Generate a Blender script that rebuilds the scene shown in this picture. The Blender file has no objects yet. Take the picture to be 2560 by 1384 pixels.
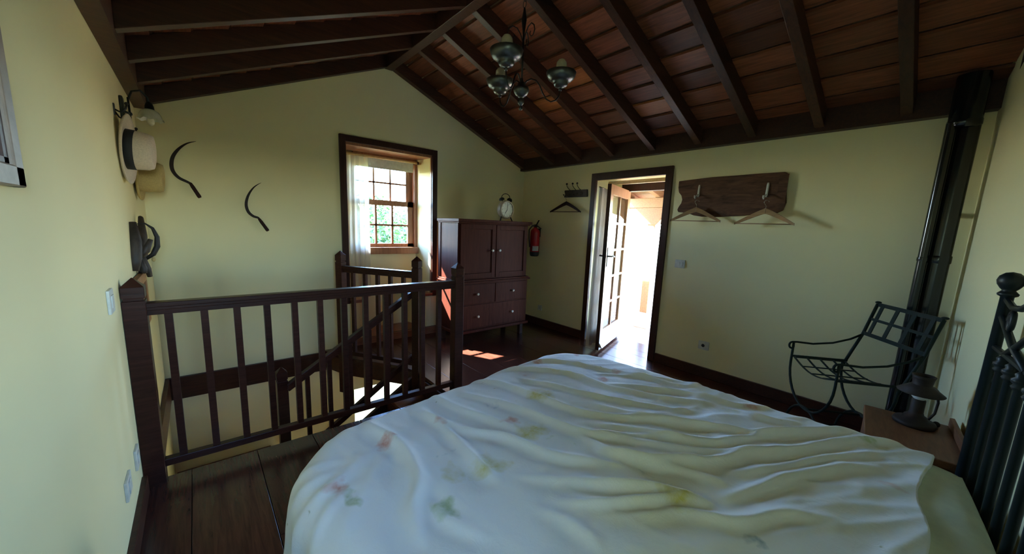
import bpy, math, random
from mathutils import Vector, Matrix, noise
random.seed(7)
C = bpy.context.scene.collection
SC = bpy.context.scene

# ------------------------------------------------------------------ camera
cam_d = bpy.data.cameras.new('camera')
cam = bpy.data.objects.new('camera', cam_d); C.objects.link(cam)
RT = Vector((0.76945964, -0.63757691, 0.03778294)).normalized()
FW = Vector((0.63440611, 0.75610924, -0.16070999)).normalized()
UP = RT.cross(FW).normalized()
m = Matrix((RT, UP, -FW)).transposed().to_4x4(); m.translation = Vector((0.3027, 0.0, 1.4307))
cam.matrix_world = m
cam_d.sensor_width = 36.0; cam_d.lens = 931.58 * 36.0 / 2560.0
cam_d.shift_x = 10.95 / 2560.0; cam_d.shift_y = 26.01 / 2560.0
cam_d.clip_start = 0.02; cam_d.clip_end = 400
SC.camera = cam

# ------------------------------------------------------------------ sky, sun, exposure
SC.view_settings.view_transform = 'Standard'; SC.view_settings.look = 'None'
SC.view_settings.gamma = 1.0; SC.view_settings.use_curve_mapping = False
SC.view_settings.exposure = 1.02
SKY = 4.8; SUN = 80.0
w = bpy.data.worlds.new('world'); SC.world = w; w.use_nodes = True
nt = w.node_tree; nt.nodes.clear()
sky = nt.nodes.new('ShaderNodeTexSky'); sky.sky_type = 'NISHITA'; sky.sun_disc = False
sky.sun_elevation = math.radians(41.5); sky.sun_rotation = math.radians(-24); sky.altitude = 300
sky.air_density = 1.0; sky.dust_density = 0.2; sky.ozone_density = 6.0
bg = nt.nodes.new('ShaderNodeBackground'); bg.inputs[1].default_value = SKY
wo = nt.nodes.new('ShaderNodeOutputWorld')
nt.links.new(sky.outputs[0], bg.inputs[0]); nt.links.new(bg.outputs[0], wo.inputs[0])
sd = bpy.data.lights.new('sun', 'SUN'); sd.energy = SUN; sd.angle = math.radians(0.6); sd.color = (1.0, 0.93, 0.82)
sun = bpy.data.objects.new('sun', sd); C.objects.link(sun)
SDIR = Vector((0.50, -1.0, -0.97)).normalized()
sun.rotation_euler = SDIR.to_track_quat('-Z', 'Y').to_euler()
def portal(name, loc, direction, sx, sy):
    l = bpy.data.lights.new(name, 'AREA'); l.shape = 'RECTANGLE'; l.size = sx; l.size_y = sy; l.energy = 1
    l.cycles.is_portal = True
    o = bpy.data.objects.new(name, l); C.objects.link(o); o.location = loc
    o.rotation_euler = Vector(direction).to_track_quat('-Z', 'Y').to_euler()
portal('door_daylight', (4.70, 2.40, 1.0), (-1, 0, 0), 1.0, 2.1)
portal('fill_window_daylight', (0.37, -0.72, 1.5), (-.12, 1, 0), 0.68, 1.02)  # portal for the added fill window
portal('window_daylight', (2.17, 4.80, 1.62), (0, -1, 0), 0.95, 1.2)
cy = SC.cycles
cy.max_bounces = 12; cy.diffuse_bounces = 8; cy.glossy_bounces = 6; cy.transparent_max_bounces = 24; cy.transmission_bounces = 8
cy.caustics_reflective = False; cy.caustics_refractive = False; cy.use_denoising = True
cy.sample_clamp_indirect = 8.0

# ------------------------------------------------------------------ materials
def new_mat(name):
    mt = bpy.data.materials.new(name); mt.use_nodes = True
    n = mt.node_tree; n.nodes.clear()
    out = n.nodes.new('ShaderNodeOutputMaterial'); p = n.nodes.new('ShaderNodeBsdfPrincipled')
    n.links.new(p.outputs[0], out.inputs[0]); return mt, n, p, out
def ramp(n, fac, cols):
    r = n.nodes.new('ShaderNodeValToRGB'); n.links.new(fac, r.inputs[0])
    e = r.color_ramp.elements
    while len(e) < len(cols): e.new(0.5)
    for i, (pos, c) in enumerate(cols): e[i].position = pos; e[i].color = (*c, 1)
    return r
def coord(n, scale=(1, 1, 1), kind='Object'):
    t = n.nodes.new('ShaderNodeTexCoord'); mp = n.nodes.new('ShaderNodeMapping'); mp.inputs['Scale'].default_value = scale
    n.links.new(t.outputs[kind], mp.inputs[0]); return mp.outputs[0]
def tex_noise(n, vec, scale, detail=6, rough=0.6, dist=0.0):
    t = n.nodes.new('ShaderNodeTexNoise'); t.inputs['Scale'].default_value = scale; t.inputs['Detail'].default_value = detail
    t.inputs['Roughness'].default_value = rough; t.inputs['Distortion'].default_value = dist
    n.links.new(vec, t.inputs['Vector']); return t.outputs['Fac']
def bump(n, p, h, strength, dist=0.01):
    b = n.nodes.new('ShaderNodeBump'); b.inputs['Strength'].default_value = strength; b.inputs['Distance'].default_value = dist
    n.links.new(h, b.inputs['Height']); n.links.new(b.outputs[0], p.inputs['Normal'])
def wood(name, dark, light, rough=0.45, scale=(1, 14, 14), vary=0.25, nscale=4.0, bstr=0.15, spec=0.5):
    mt, n, p, o = new_mat(name)
    v = coord(n, scale); oi = n.nodes.new('ShaderNodeObjectInfo')
    off = n.nodes.new('ShaderNodeVectorMath'); off.operation = 'ADD'; n.links.new(v, off.inputs[0])
    mul = n.nodes.new('ShaderNodeMath'); mul.operation = 'MULTIPLY'; mul.inputs[1].default_value = 37.0
    n.links.new(oi.outputs['Random'], mul.inputs[0]); n.links.new(mul.outputs[0], off.inputs[1])
    f = tex_noise(n, off.outputs[0], nscale, 8, 0.65, 0.6)
    r = ramp(n, f, [(0.3, dark), (0.7, light)])
    hs = n.nodes.new('ShaderNodeHueSaturation'); n.links.new(r.outputs[0], hs.inputs['Color'])
    mr = n.nodes.new('ShaderNodeMapRange'); mr.inputs['To Min'].default_value = 1 - vary; mr.inputs['To Max'].default_value = 1 + vary
    n.links.new(oi.outputs['Random'], mr.inputs['Value']); n.links.new(mr.outputs[0], hs.inputs['Value'])
    n.links.new(hs.outputs[0], p.inputs['Base Color']); p.inputs['Roughness'].default_value = rough
    p.inputs['Specular IOR Level'].default_value = spec
    bump(n, p, f, bstr, 0.004); return mt
def plain(name, col, rough=0.5, metal=0.0, nscale=30, vary=0.12, bstr=0.05, spec=0.5):
    mt, n, p, o = new_mat(name)
    f = tex_noise(n, coord(n), nscale, 5)
    r = ramp(n, f, [(0.3, tuple(c * (1 - vary) for c in col)), (0.7, tuple(min(1, c * (1 + vary)) for c in col))])
    n.links.new(r.outputs[0], p.inputs['Base Color']); p.inputs['Roughness'].default_value = rough; p.inputs['Metallic'].default_value = metal
    p.inputs['Specular IOR Level'].default_value = spec
    if bstr: bump(n, p, f, bstr, 0.002)
    return mt
M = {}
# painted plaster
def plaster(name, col):
    mt, n, p, o = new_mat(name); v = coord(n)
    f = tex_noise(n, v, 1.3, 3); f2 = tex_noise(n, v, 90, 4)
    r = ramp(n, f, [(0.3, tuple(c * .95 for c in col)), (0.75, col)])
    n.links.new(r.outputs[0], p.inputs['Base Color']); p.inputs['Roughness'].default_value = 0.85
    bump(n, p, f2, 0.12, 0.002); return mt
M['wall'] = plaster('cream_plaster', (0.82, 0.745, 0.44))
M['wall_out'] = plaster('exterior_plaster', (0.6, 0.5, 0.33))
M['dark_wood'] = wood('dark_stained_wood', (0.030, 0.011, 0.007), (0.07, 0.025, 0.015), 0.38, spec=0.25)
M['rail_wood'] = wood('dark_varnished_wood', (0.026, 0.009, 0.006), (0.058, 0.019, 0.012), 0.30, spec=0.14)
M['rafter'] = wood('rafter_wood', (0.030, 0.012, 0.008), (0.075, 0.028, 0.016), 0.45, spec=0.35)
M['board_y'] = wood('ceiling_board_wood', (0.10, 0.032, 0.015), (0.26, 0.085, 0.040), 0.5, (14, 1, 14), 0.45, spec=0.35)
M['board_orange'] = wood('new_board_wood', (0.26, 0.085, 0.022), (0.42, 0.15, 0.045), 0.5, (14, 1, 14), 0.1)
M['floor'] = wood('floor_board_wood', (0.034, 0.011, 0.0075), (0.088, 0.028, 0.018), 0.24, (14, 1, 14), 0.12, bstr=0.05)
M['casing'] = wood('casing_wood', (0.028, 0.012, 0.009), (0.055, 0.022, 0.016), 0.42, (14, 14, 1), spec=0.2)
M['sash'] = wood('sash_wood', (0.20, 0.085, 0.045), (0.38, 0.17, 0.085), 0.42, (14, 14, 1), 0.05)
M['door'] = wood('door_wood', (0.30, 0.14, 0.07), (0.46, 0.23, 0.12), 0.35, (14, 14, 1), 0.05)
M['seatwood'] = wood('seat_board_wood', (0.13, 0.045, 0.025), (0.27, 0.10, 0.05), 0.3)
M['ward'] = wood('wardrobe_wood', (0.040, 0.010, 0.006), (0.080, 0.020, 0.012), 0.55, (14, 14, 1), 0.04, spec=0.07)
M['night'] = wood('nightstand_wood', (0.13, 0.05, 0.022), (0.22, 0.09, 0.04), 0.5, (2, 14, 14), 0.04)
M['grey_wood'] = wood('greyed_frame_wood', (0.16, 0.11, 0.08), (0.30, 0.22, 0.17), 0.4, (14, 3, 3), 0.03)
M['orange_wood'] = wood('orange_frame_wood', (0.22, 0.09, 0.03), (0.40, 0.18, 0.06), 0.5, (14, 3, 3), 0.03)
M['board_old'] = wood('weathered_board_wood', (0.045, 0.022, 0.014), (0.15, 0.072, 0.042), 0.75, (14, 1.2, 7), 0.02, bstr=0.5, spec=0.2)
M['hanger'] = wood('beech_hanger_wood', (0.26, 0.14, 0.06), (0.42, 0.25, 0.12), 0.4, (14, 2, 14), 0.05)
M['hanger_dark'] = wood('dark_hanger_wood', (0.02, 0.009, 0.008), (0.045, 0.018, 0.015), 0.6, (14, 2, 14), 0.05, spec=0.15)
M['tool'] = wood('worn_tool_wood', (0.018, 0.012, 0.009), (0.055, 0.036, 0.026), 0.6, (6, 6, 2), 0.1, bstr=0.5)
M['porch'] = wood('porch_wood', (0.20, 0.085, 0.04), (0.32, 0.15, 0.07), 0.6, (1, 14, 14), 0.12)
M['iron'] = plain('black_iron', (0.012, 0.018, 0.016), 0.38, 0.0, spec=0.3)
M['iron_bed'] = plain('dark_bed_iron', (0.008, 0.013, 0.015), 0.4, 0.0, spec=0.25)
M['chair_iron'] = plain('green_black_iron', (0.012, 0.020, 0.017), 0.5, 0.0, spec=0.15)
M['pipe'] = plain('enamelled_pipe', (0.006, 0.008, 0.010), 0.18, 0.0, spec=0.6)
M['pewter'] = plain('pewter_metal', (0.11, 0.115, 0.105), 0.34, 0.85)
M['dark_metal'] = plain('dark_bronze', (0.03, 0.03, 0.028), 0.4, 0.8)
M['chrome'] = plain('chrome', (0.6, 0.6, 0.6), 0.15, 1.0)
M['rust'] = plain('rusty_iron', (0.028, 0.018, 0.015), 0.6, 0.1, bstr=0.3, spec=0.25)
M['bulb'] = plain('bulb_glass', (0.62, 0.58, 0.42), 0.25)
M['white_plastic'] = plain('white_plastic', (0.62, 0.62, 0.56), 0.4)
M['porcelain'] = plain('porcelain', (0.75, 0.73, 0.66), 0.2)
M['black'] = plain('black_plastic', (0.012, 0.012, 0.013), 0.4)
M['red'] = plain('red_enamel', (0.42, 0.015, 0.02), 0.25)
M['label'] = plain('label_paper', (0.5, 0.5, 0.5), 0.6)
M['dial'] = plain('clock_dial', (0.62, 0.60, 0.50), 0.5)
M['clock_case'] = plain('clock_case', (0.36, 0.28, 0.19), 0.35)
M['straw_white'] = plain('pale_straw', (0.60, 0.50, 0.38), 0.8, nscale=120, bstr=0.4)
M['straw'] = plain('yellow_straw', (0.45, 0.34, 0.13), 0.8, nscale=120, bstr=0.5)
M['hat_band'] = plain('black_ribbon', (0.008, 0.009, 0.010), 0.7)
M['leather'] = plain('worn_leather', (0.012, 0.009, 0.008), 0.6, bstr=0.4)
M['glass_white'] = plain('frosted_glass', (0.62, 0.62, 0.5), 0.25)
M['canvas'] = plain('picture_print', (0.42, 0.44, 0.40), 0.6, nscale=4, vary=0.4)
M['mirror_olive'] = plain('olive_print', (0.30, 0.28, 0.16), 0.4, nscale=3, vary=0.3)
M['sheet'] = plain('cream_sheet', (0.62, 0.66, 0.50), 0.8, nscale=8)
M['mattress'] = plain('mattress_ticking', (0.6, 0.6, 0.55), 0.8)
M['tile'] = plain('terracotta_tile', (0.46, 0.27, 0.19), 0.6)
M['white_paint'] = plain('white_paint', (0.34, 0.335, 0.33), 0.5)
M['stone'] = plain('pale_stone', (0.62, 0.58, 0.52), 0.8, bstr=0.3)
M['ground'] = plain('dry_ground', (0.10, 0.12, 0.05), 0.9, nscale=0.4, vary=0.3)
M['leaf'] = plain('tree_leaf', (0.10, 0.19, 0.06), 0.5, nscale=1.2, vary=0.5, bstr=0)
M['bark'] = plain('bark', (0.10, 0.07, 0.05), 0.9)
M['lower_floor'] = plain('ground_floor_tile', (0.30, 0.22, 0.16), 0.5)
M['bamboo'] = wood('pale_bamboo', (0.45, 0.30, 0.14), (0.62, 0.45, 0.22), 0.4, (14, 14, 14), 0.02)
M['shade_cloth'] = plain('roller_cloth', (0.68, 0.68, 0.58), 0.8)
M['blue_glass'] = plain('glass_chimney', (0.6, 0.65, 0.65), 0.1)

def translucent(name, col, t):
    mt, n, p, o = new_mat(name); p.inputs['Base Color'].default_value = (*col, 1); p.inputs['Roughness'].default_value = 0.9
    f = tex_noise(n, coord(n), 160, 3); bump(n, p, f, 0.1, 0.001)
    tr = n.nodes.new('ShaderNodeBsdfTranslucent'); tr.inputs[0].default_value = (*col, 1)
    tp = n.nodes.new('ShaderNodeBsdfTransparent')
    mx = n.nodes.new('ShaderNodeMixShader'); mx.inputs[0].default_value = 0.45
    n.links.new(p.outputs[0], mx.inputs[1]); n.links.new(tr.outputs[0], mx.inputs[2])
    m2 = n.nodes.new('ShaderNodeMixShader'); m2.inputs[0].default_value = t
    n.links.new(mx.outputs[0], m2.inputs[1]); n.links.new(tp.outputs[0], m2.inputs[2])
    n.links.new(m2.outputs[0], o.inputs[0]); return mt
M['net'] = translucent('net_curtain_cloth', (0.82, 0.78, 0.62), 0.12)
M['net2'] = translucent('door_net_cloth', (0.62, 0.56, 0.50), 0.10)
def glassmat():
    mt, n, p, o = new_mat('window_glass')
    tp = n.nodes.new('ShaderNodeBsdfTransparent'); tp.inputs[0].default_value = (0.93, 0.96, 0.97, 1)
    gl = n.nodes.new('ShaderNodeBsdfGlossy'); gl.inputs['Roughness'].default_value = 0.02
    lw = n.nodes.new('ShaderNodeLayerWeight'); lw.inputs[0].default_value = 0.5
    pw = n.nodes.new('ShaderNodeMath'); pw.operation = 'POWER'; n.links.new(lw.outputs['Facing'], pw.inputs[0]); pw.inputs[1].default_value = 5.0
    fr = n.nodes.new('ShaderNodeMath'); fr.operation = 'MULTIPLY_ADD'; n.links.new(pw.outputs[0], fr.inputs[0]); fr.inputs[1].default_value = 0.93; fr.inputs[2].default_value = 0.03
    f = tex_noise(n, coord(n), 6, 2); b = n.nodes.new('ShaderNodeBump'); b.inputs['Strength'].default_value = 0.02
    n.links.new(f, b.inputs['Height']); n.links.new(b.outputs[0], gl.inputs['Normal'])
    mx = n.nodes.new('ShaderNodeMixShader'); n.links.new(fr.outputs[0], mx.inputs[0])
    n.links.new(tp.outputs[0], mx.inputs[1]); n.links.new(gl.outputs[0], mx.inputs[2]); n.links.new(mx.outputs[0], o.inputs[0]); return mt
M['glass'] = glassmat()
def duvetmat():
    mt, n, p, o = new_mat('floral_cotton'); v = coord(n)
    dn = n.nodes.new('ShaderNodeTexNoise'); dn.inputs['Scale'].default_value = 14; dn.inputs['Detail'].default_value = 3; n.links.new(v, dn.inputs['Vector'])
    base = n.nodes.new('ShaderNodeRGB'); base.outputs[0].default_value = (0.84, 0.86, 0.86, 1); cur = base.outputs[0]
    def layer(scale, dist, off, r0, r1, col, thr, cur, squash=(1, 1, 1)):
        mp = n.nodes.new('ShaderNodeMapping'); mp.inputs['Location'].default_value = off; mp.inputs['Scale'].default_value = squash
        n.links.new(v, mp.inputs[0])
        mix = n.nodes.new('ShaderNodeVectorMath'); mix.operation = 'MULTIPLY_ADD'
        n.links.new(dn.outputs['Color'], mix.inputs[0]); mix.inputs[1].default_value = (dist,) * 3; n.links.new(mp.outputs[0], mix.inputs[2])
        vo = n.nodes.new('ShaderNodeTexVoronoi'); vo.inputs['Scale'].default_value = scale; n.links.new(mix.outputs[0], vo.inputs['Vector'])
        r = ramp(n, vo.outputs['Distance'], [(r0, (1, 1, 1)), (r1, (0, 0, 0))])
        sp = n.nodes.new('ShaderNodeSeparateColor'); n.links.new(vo.outputs['Color'], sp.inputs[0])
        gt = n.nodes.new('ShaderNodeMath'); gt.operation = 'GREATER_THAN'; gt.inputs[1].default_value = thr; n.links.new(sp.outputs[0], gt.inputs[0])
        mu = n.nodes.new('ShaderNodeMath'); mu.operation = 'MULTIPLY'; n.links.new(r.outputs[0], mu.inputs[0]); n.links.new(gt.outputs[0], mu.inputs[1])
        nz = tex_noise(n, v, 45, 3); m3 = n.nodes.new('ShaderNodeMath'); m3.operation = 'MULTIPLY'; m3.use_clamp = True; n.links.new(mu.outputs[0], m3.inputs[0]); n2_ = n.nodes.new('ShaderNodeMath'); n2_.operation = 'MULTIPLY'; n2_.inputs[1].default_value = 1.5; n.links.new(nz, n2_.inputs[0]); n.links.new(n2_.outputs[0], m3.inputs[1])
        mc = n.nodes.new('ShaderNodeMix'); mc.data_type = 'RGBA'; n.links.new(m3.outputs[0], mc.inputs[0])
        n.links.new(cur, mc.inputs[6]); mc.inputs[7].default_value = (*col, 1); return mc.outputs[2]
    cur = layer(3.2, 0.12, (0, 0, 0), 0.10, 0.26, (0.60, 0.54, 0.14), 0.4, cur)
    cur = layer(4.1, 0.10, (3, 1, 0), 0.08, 0.20, (0.62, 0.30, 0.24), 0.5, cur)
    cur = layer(5.6, 0.08, (7, 5, 0), 0.10, 0.20, (0.42, 0.52, 0.30), 0.62, cur, (1, 0.5, 1))
    cur = layer(4.6, 0.16, (1, 8, 0), 0.02, 0.14, (0.30, 0.42, 0.50), 0.72, cur)
    cur = layer(7.5, 0.20, (4, 4, 2), 0.02, 0.10, (0.40, 0.40, 0.22), 0.62, cur, (0.4, 1.4, 1))
    n.links.new(cur, p.inputs['Base Color']); p.inputs['Roughness'].default_value = 0.75
    p.inputs['Sheen Weight'].default_value = 0.15
    f = tex_noise(n, coord(n, (1, 1, 1)), 22, 5, 0.6, 0.8); f2 = tex_noise(n, v, 260, 2)
    ad = n.nodes.new('ShaderNodeMath'); ad.operation = 'MULTIPLY_ADD'; ad.inputs[1].default_value = 0.08; n.links.new(f2, ad.inputs[0]); n.links.new(f, ad.inputs[2])
    bump(n, p, ad.outputs[0], 0.35, 0.006); return mt
M['duvet'] = duvetmat()
M['duvet2'] = M['duvet']

# ------------------------------------------------------------------ mesh builder
WM = {}
def wmat(o): return WM.get(o.name, Matrix.Identity(4)) if o else Matrix.Identity(4)
class MB:
    def __init__(s, mtx=None): s.v = []; s.f = []; s.m = mtx; s.sm = []
    def add(s, vs, fs, smooth=False):
        k = len(s.v); s.v += [tuple(s.m @ Vector(p)) if s.m else tuple(p) for p in vs]
        s.f += [tuple(i + k for i in f) for f in fs]; s.sm += [smooth] * len(fs); return s
    def box(s, a, b):
        x0, y0, z0 = [min(a[i], b[i]) for i in range(3)]; x1, y1, z1 = [max(a[i], b[i]) for i in range(3)]
        return s.add([(x0,y0,z0),(x1,y0,z0),(x1,y1,z0),(x0,y1,z0),(x0,y0,z1),(x1,y0,z1),(x1,y1,z1),(x0,y1,z1)],
                     [(0,3,2,1),(4,5,6,7),(0,1,5,4),(1,2,6,5),(2,3,7,6),(3,0,4,7)])
    def hexa(s, p): # 8 corners bottom ccw then top ccw
        return s.add(p, [(0,3,2,1),(4,5,6,7),(0,1,5,4),(1,2,6,5),(2,3,7,6),(3,0,4,7)])
    def beam(s, a, b, wd, h, up=(0, 0, 1), drop=0):  # rectangular bar from a to b, width across, height along up
        a, b, u = Vector(a), Vector(b), Vector(up); d = (b - a).normalized(); sd_ = d.cross(u).normalized(); u = sd_.cross(d).normalized()
        o = []
        for p in (a, b):
            p = p - u * drop
            o.append([p - sd_*wd/2 - u*h/2, p + sd_*wd/2 - u*h/2, p + sd_*wd/2 + u*h/2, p - sd_*wd/2 + u*h/2])
        return s.add([*o[0], *o[1]], [(0,1,2,3),(7,6,5,4),(0,4,5,1),(1,5,6,2),(2,6,7,3),(3,7,4,0)])
    def prism(s, poly, fn, h0, h1):
        n = len(poly); vs = [fn(p[0], p[1], h0) for p in poly] + [fn(p[0], p[1], h1) for p in poly]
        return s.add(vs, [tuple(range(n))[::-1], tuple(range(n, 2*n))] + [(i, (i+1) % n, n + (i+1) % n, n + i) for i in range(n)])
    def tube(s, path, r, n=8, closed=False, flat=None):
        P = [Vector(p) for p in path]; N = len(P); rr = r if hasattr(r, '__len__') else [r] * N
        vs = []; prev = None
        for i, p in enumerate(P):
            if closed: t = (P[(i+1) % N] - P[i-1]).normalized()
            else: t = (P[min(i+1, N-1)] - P[max(i-1, 0)]).normalized()
            if prev is None:
                a = Vector((0, 0, 1)) if abs(t.z) < 0.9 else Vector((1, 0, 0)); u = t.cross(a).normalized()
            else: u = (prev - t * prev.dot(t)).normalized()
            prev = u; q = t.cross(u)
            for k in range(n):
                an = 2*math.pi*k/n; fl = flat or 1.0
                vs.append(p + (u*math.cos(an) + q*math.sin(an)*fl) * rr[i])
        fs = []
        for i in range(N if closed else N-1):
            j = (i+1) % N
            for k in range(n): fs.append((i*n+k, i*n+(k+1) % n, j*n+(k+1) % n, j*n+k))
        s.add(vs, fs, True)
        if not closed: s.add([], []); k0 = len(s.v) - N*n; s.f += [tuple(k0+k for k in range(n))[::-1], tuple(k0+(N-1)*n+k for k in range(n))]; s.sm += [False, False]
        return s
    def lathe(s, prof, c, axis=(0, 0, 1), n=20, sq=(1, 1)):
        a = Vector(axis).normalized(); u = a.cross(Vector((0, 0, 1)) if abs(a.z) < 0.9 else Vector((1, 0, 0))).normalized(); q = a.cross(u); c = Vector(c)
        vs = [c + a*h + (u*math.cos(2*math.pi*k/n)*sq[0] + q*math.sin(2*math.pi*k/n)*sq[1])*max(r, 1e-4) for r, h in prof for k in range(n)]
        fs = [(i*n+k, i*n+(k+1) % n, (i+1)*n+(k+1) % n, (i+1)*n+k) for i in range(len(prof)-1) for k in range(n)]
        return s.add(vs, fs, True)
    def ball(s, c, r, sc=(1, 1, 1), n=14):
        m_ = n // 2
        prof = [(math.sin(math.pi*i/m_), -math.cos(math.pi*i/m_)) for i in range(m_+1)]
        c = Vector(c); vs = [c + Vector((a*math.cos(2*math.pi*k/n)*sc[0], a*math.sin(2*math.pi*k/n)*sc[1], h*sc[2]))*r for a, h in [(max(a, 1e-3), h) for a, h in prof] for k in range(n)]
        fs = [(i*n+k, i*n+(k+1) % n, (i+1)*n+(k+1) % n, (i+1)*n+k) for i in range(m_) for k in range(n)]
        return s.add(vs, fs, True)
    def mesh(s, name, inv=None):
        me = bpy.data.meshes.new(name); me.from_pydata([tuple(inv @ Vector(p)) for p in s.v] if inv else s.v, [], s.f)
        me.polygons.foreach_set('use_smooth', s.sm); me.update(); return me
    def build(s, name, mat, parent=None, kind=None, bevel=0.0):
        inv = wmat(parent).inverted() if parent and parent.name in WM else None
        o = bpy.data.objects.new(name, s.mesh(name, inv)); C.objects.link(o); o.data.materials.append(M[mat] if isinstance(mat, str) else mat)
        if parent: o.parent = parent; WM[o.name] = wmat(parent)
        if kind: o['kind'] = kind
        if bevel:
            b = o.modifiers.new('edge', 'BEVEL'); b.width = bevel; b.segments = 2; b.limit_method = 'ANGLE'
        return o
def inst(mesh, name, parent, loc, rotz=0.0, euler=None):
    o = bpy.data.objects.new(name, mesh); C.objects.link(o); W = wmat(parent)
    o.parent = parent
    lm = W.inverted() @ (Matrix.Translation(loc) @ (Matrix.Rotation(rotz, 4, 'Z') if euler is None else euler))
    o.matrix_local = lm; WM[o.name] = W @ lm; return o
def tag(o, label=None, cat=None, group=None, kind=None):
    if label: o['label'] = label
    if cat: o['category'] = cat
    if group: o['group'] = group
    if kind: o['kind'] = kind
    return o
def thing(name, label, cat, loc=(0, 0, 0), rotz=0.0, group=None):
    o = bpy.data.objects.new(name, None); C.objects.link(o); o.empty_display_size = 0.05
    o.location = loc; o.rotation_euler = (0, 0, rotz); WM[o.name] = Matrix.Translation(loc) @ Matrix.Rotation(rotz, 4, 'Z')
    return tag(o, label, cat, group)
def struct(name, label=None):
    o = bpy.data.objects.new(name, None); C.objects.link(o); o['kind'] = 'structure'; WM[o.name] = Matrix.Identity(4)
    if label: o['label'] = label
    return o
XY = lambda a, b, h: (a, b, h)
XZ = lambda a, b, h: (a, h, b)
YZ = lambda a, b, h: (h, a, b)

# ------------------------------------------------------------------ dimensions (metres)
W_, D_ = 4.18, 4.335
EAVE = 2.25; SL = 0.4147; RX = W_/2; RIDGE = EAVE + SL*RX
LOW = -2.6
def roofz(x): return RIDGE - SL*abs(x - RX)

# ------------------------------------------------------------------ walls
wl = struct('wall_left', 'cream plastered side wall with hats and switches on it')
b = MB(); b.box((-0.30, -1.2, LOW), (0, 4.80, EAVE + 0.19)); b.build('plaster', 'wall', wl)
# far gable wall (thick, with a window niche)
wf = struct('wall_far', 'cream gable wall with two sickles and the sash window')
NX0, NX1, NZ0, NZ1 = 1.60, 2.63, 0.08, 2.262
b = MB()
y0, y1 = D_, 4.70
b.prism([(0, LOW), (NX0, LOW), (NX0, roofz(NX0)+.20), (0, roofz(0)+.20)], XZ, y0, 4.82)
b.prism([(NX1, LOW), (4.66, LOW), (4.66, roofz(4.18)), (4.18, roofz(4.18)+.20), (NX1, roofz(NX1)+.20)], XZ, y0, 4.82)
b.prism([(NX0, NZ1), (NX1, NZ1), (NX1, roofz(NX1)+.20), (RX, RIDGE+.20), (NX0, roofz(NX0)+.20)], XZ, y0, 4.82)
# below the niche: upper part then a low window of the ground floor
b.box((NX0, y0, -0.55), (NX1, 4.82, NZ0)); b.box((NX0, y0, LOW), (1.62, 4.82, -0.55)); b.box((2.50, y0, LOW), (NX1, 4.82, -0.55)); b.box((1.62, y0, LOW), (2.50, 4.82, -1.7))
# outer leaf of the niche around the sash
b.box((NX0, 4.70, NZ0), (NX1, 4.82, 1.03)); b.box((NX0, 4.72, 1.03), (1.69, 4.82, NZ1)); b.box((2.58, 4.72, 1.03), (NX1, 4.82, NZ1)); b.box((1.69, 4.72, 2.22), (2.58, 4.82, NZ1))
# splayed niche cheek at the right
b.prism([(2.63, 4.335), (2.63, 4.70), (2.59, 4.70)], XY, 0.54, 2.24)
b.build('plaster', 'wall', wf)
# door wall
wr = struct('wall_right', 'cream plastered wall with the open terrace door')
b = MB()
b.prism([(4.18, 2.99), (4.68, 2.86), (4.68, 4.335), (4.18, 4.335)], XY, LOW, 2.05)
b.prism([(4.18, -0.6), (4.68, -0.6), (4.68, 2.00), (4.18, 2.08)], XY, LOW, 2.05)
b.prism([(4.18, 2.08), (4.68, 2.00), (4.68, 2.86), (4.18, 2.99)], XY, LOW, -0.05)
b.prism([(4.18, 2.05), (4.68, 2.05), (4.68, 2.24), (4.18, 2.45)], XZ, -0.6, 4.335)
b.build('plaster', 'wall', wr)
# headboard wall, a few degrees out of square
wb = struct('wall_back', 'cream gable wall behind the iron bed')
def by(x): return -0.03 - 0.12*(W_ - x)
WX0, WX1, WZ0, WZ1 = 0.06, 0.56, 1.05, 1.98
b = MB()
def wseg(xa, xb, za, zb, mb=None, ya=-.3, yb=0.0):
    (mb or b).hexa([(xa, by(xa)+ya, za), (xb, by(xb)+ya, za), (xb, by(xb)+yb, za), (xa, by(xa)+yb, za), (xa, by(xa)+ya, zb), (xb, by(xb)+ya, zb), (xb, by(xb)+yb, zb), (xa, by(xa)+yb, zb)])
wseg(-.30, WX0, LOW, EAVE); wseg(WX1, 4.68, LOW, EAVE); wseg(WX0, WX1, LOW, WZ0); wseg(WX0, WX1, WZ1, EAVE)
w3 = struct('fill_window', 'added unseen window behind the photographer for soft fill light')  # unseen window, added to give the bed and far wall soft fill light
q = MB(); wseg(WX0, WX0+.05, WZ0, WZ1, q, -.2, -.15); wseg(WX1-.05, WX1, WZ0, WZ1, q, -.2, -.15); wseg(WX0+.05, WX1-.05, WZ0, WZ0+.05, q, -.2, -.15); wseg(WX0+.05, WX1-.05, WZ1-.05, WZ1, q, -.2, -.15); q.build('window_frame', 'casing', w3)
q = MB(); wseg(WX0+.05, WX1-.05, WZ0+.05, WZ1-.05, q, -.177, -.173); q.build('pane', 'glass', w3)
gp = [(-0.0, EAVE), (4.18, EAVE), (4.18, EAVE+.20), (RX, RIDGE+.20), (0, EAVE+.20)]
b.add([(x, by(x)-.3, z) for x, z in gp] + [(x, by(x), z) for x, z in gp], [(0,1,2,3,4), (9,8,7,6,5)] + [(i, 5+i, 5+(i+1) % 5, (i+1) % 5) for i in range(5)])
b.build('plaster', 'wall', wb)
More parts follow.
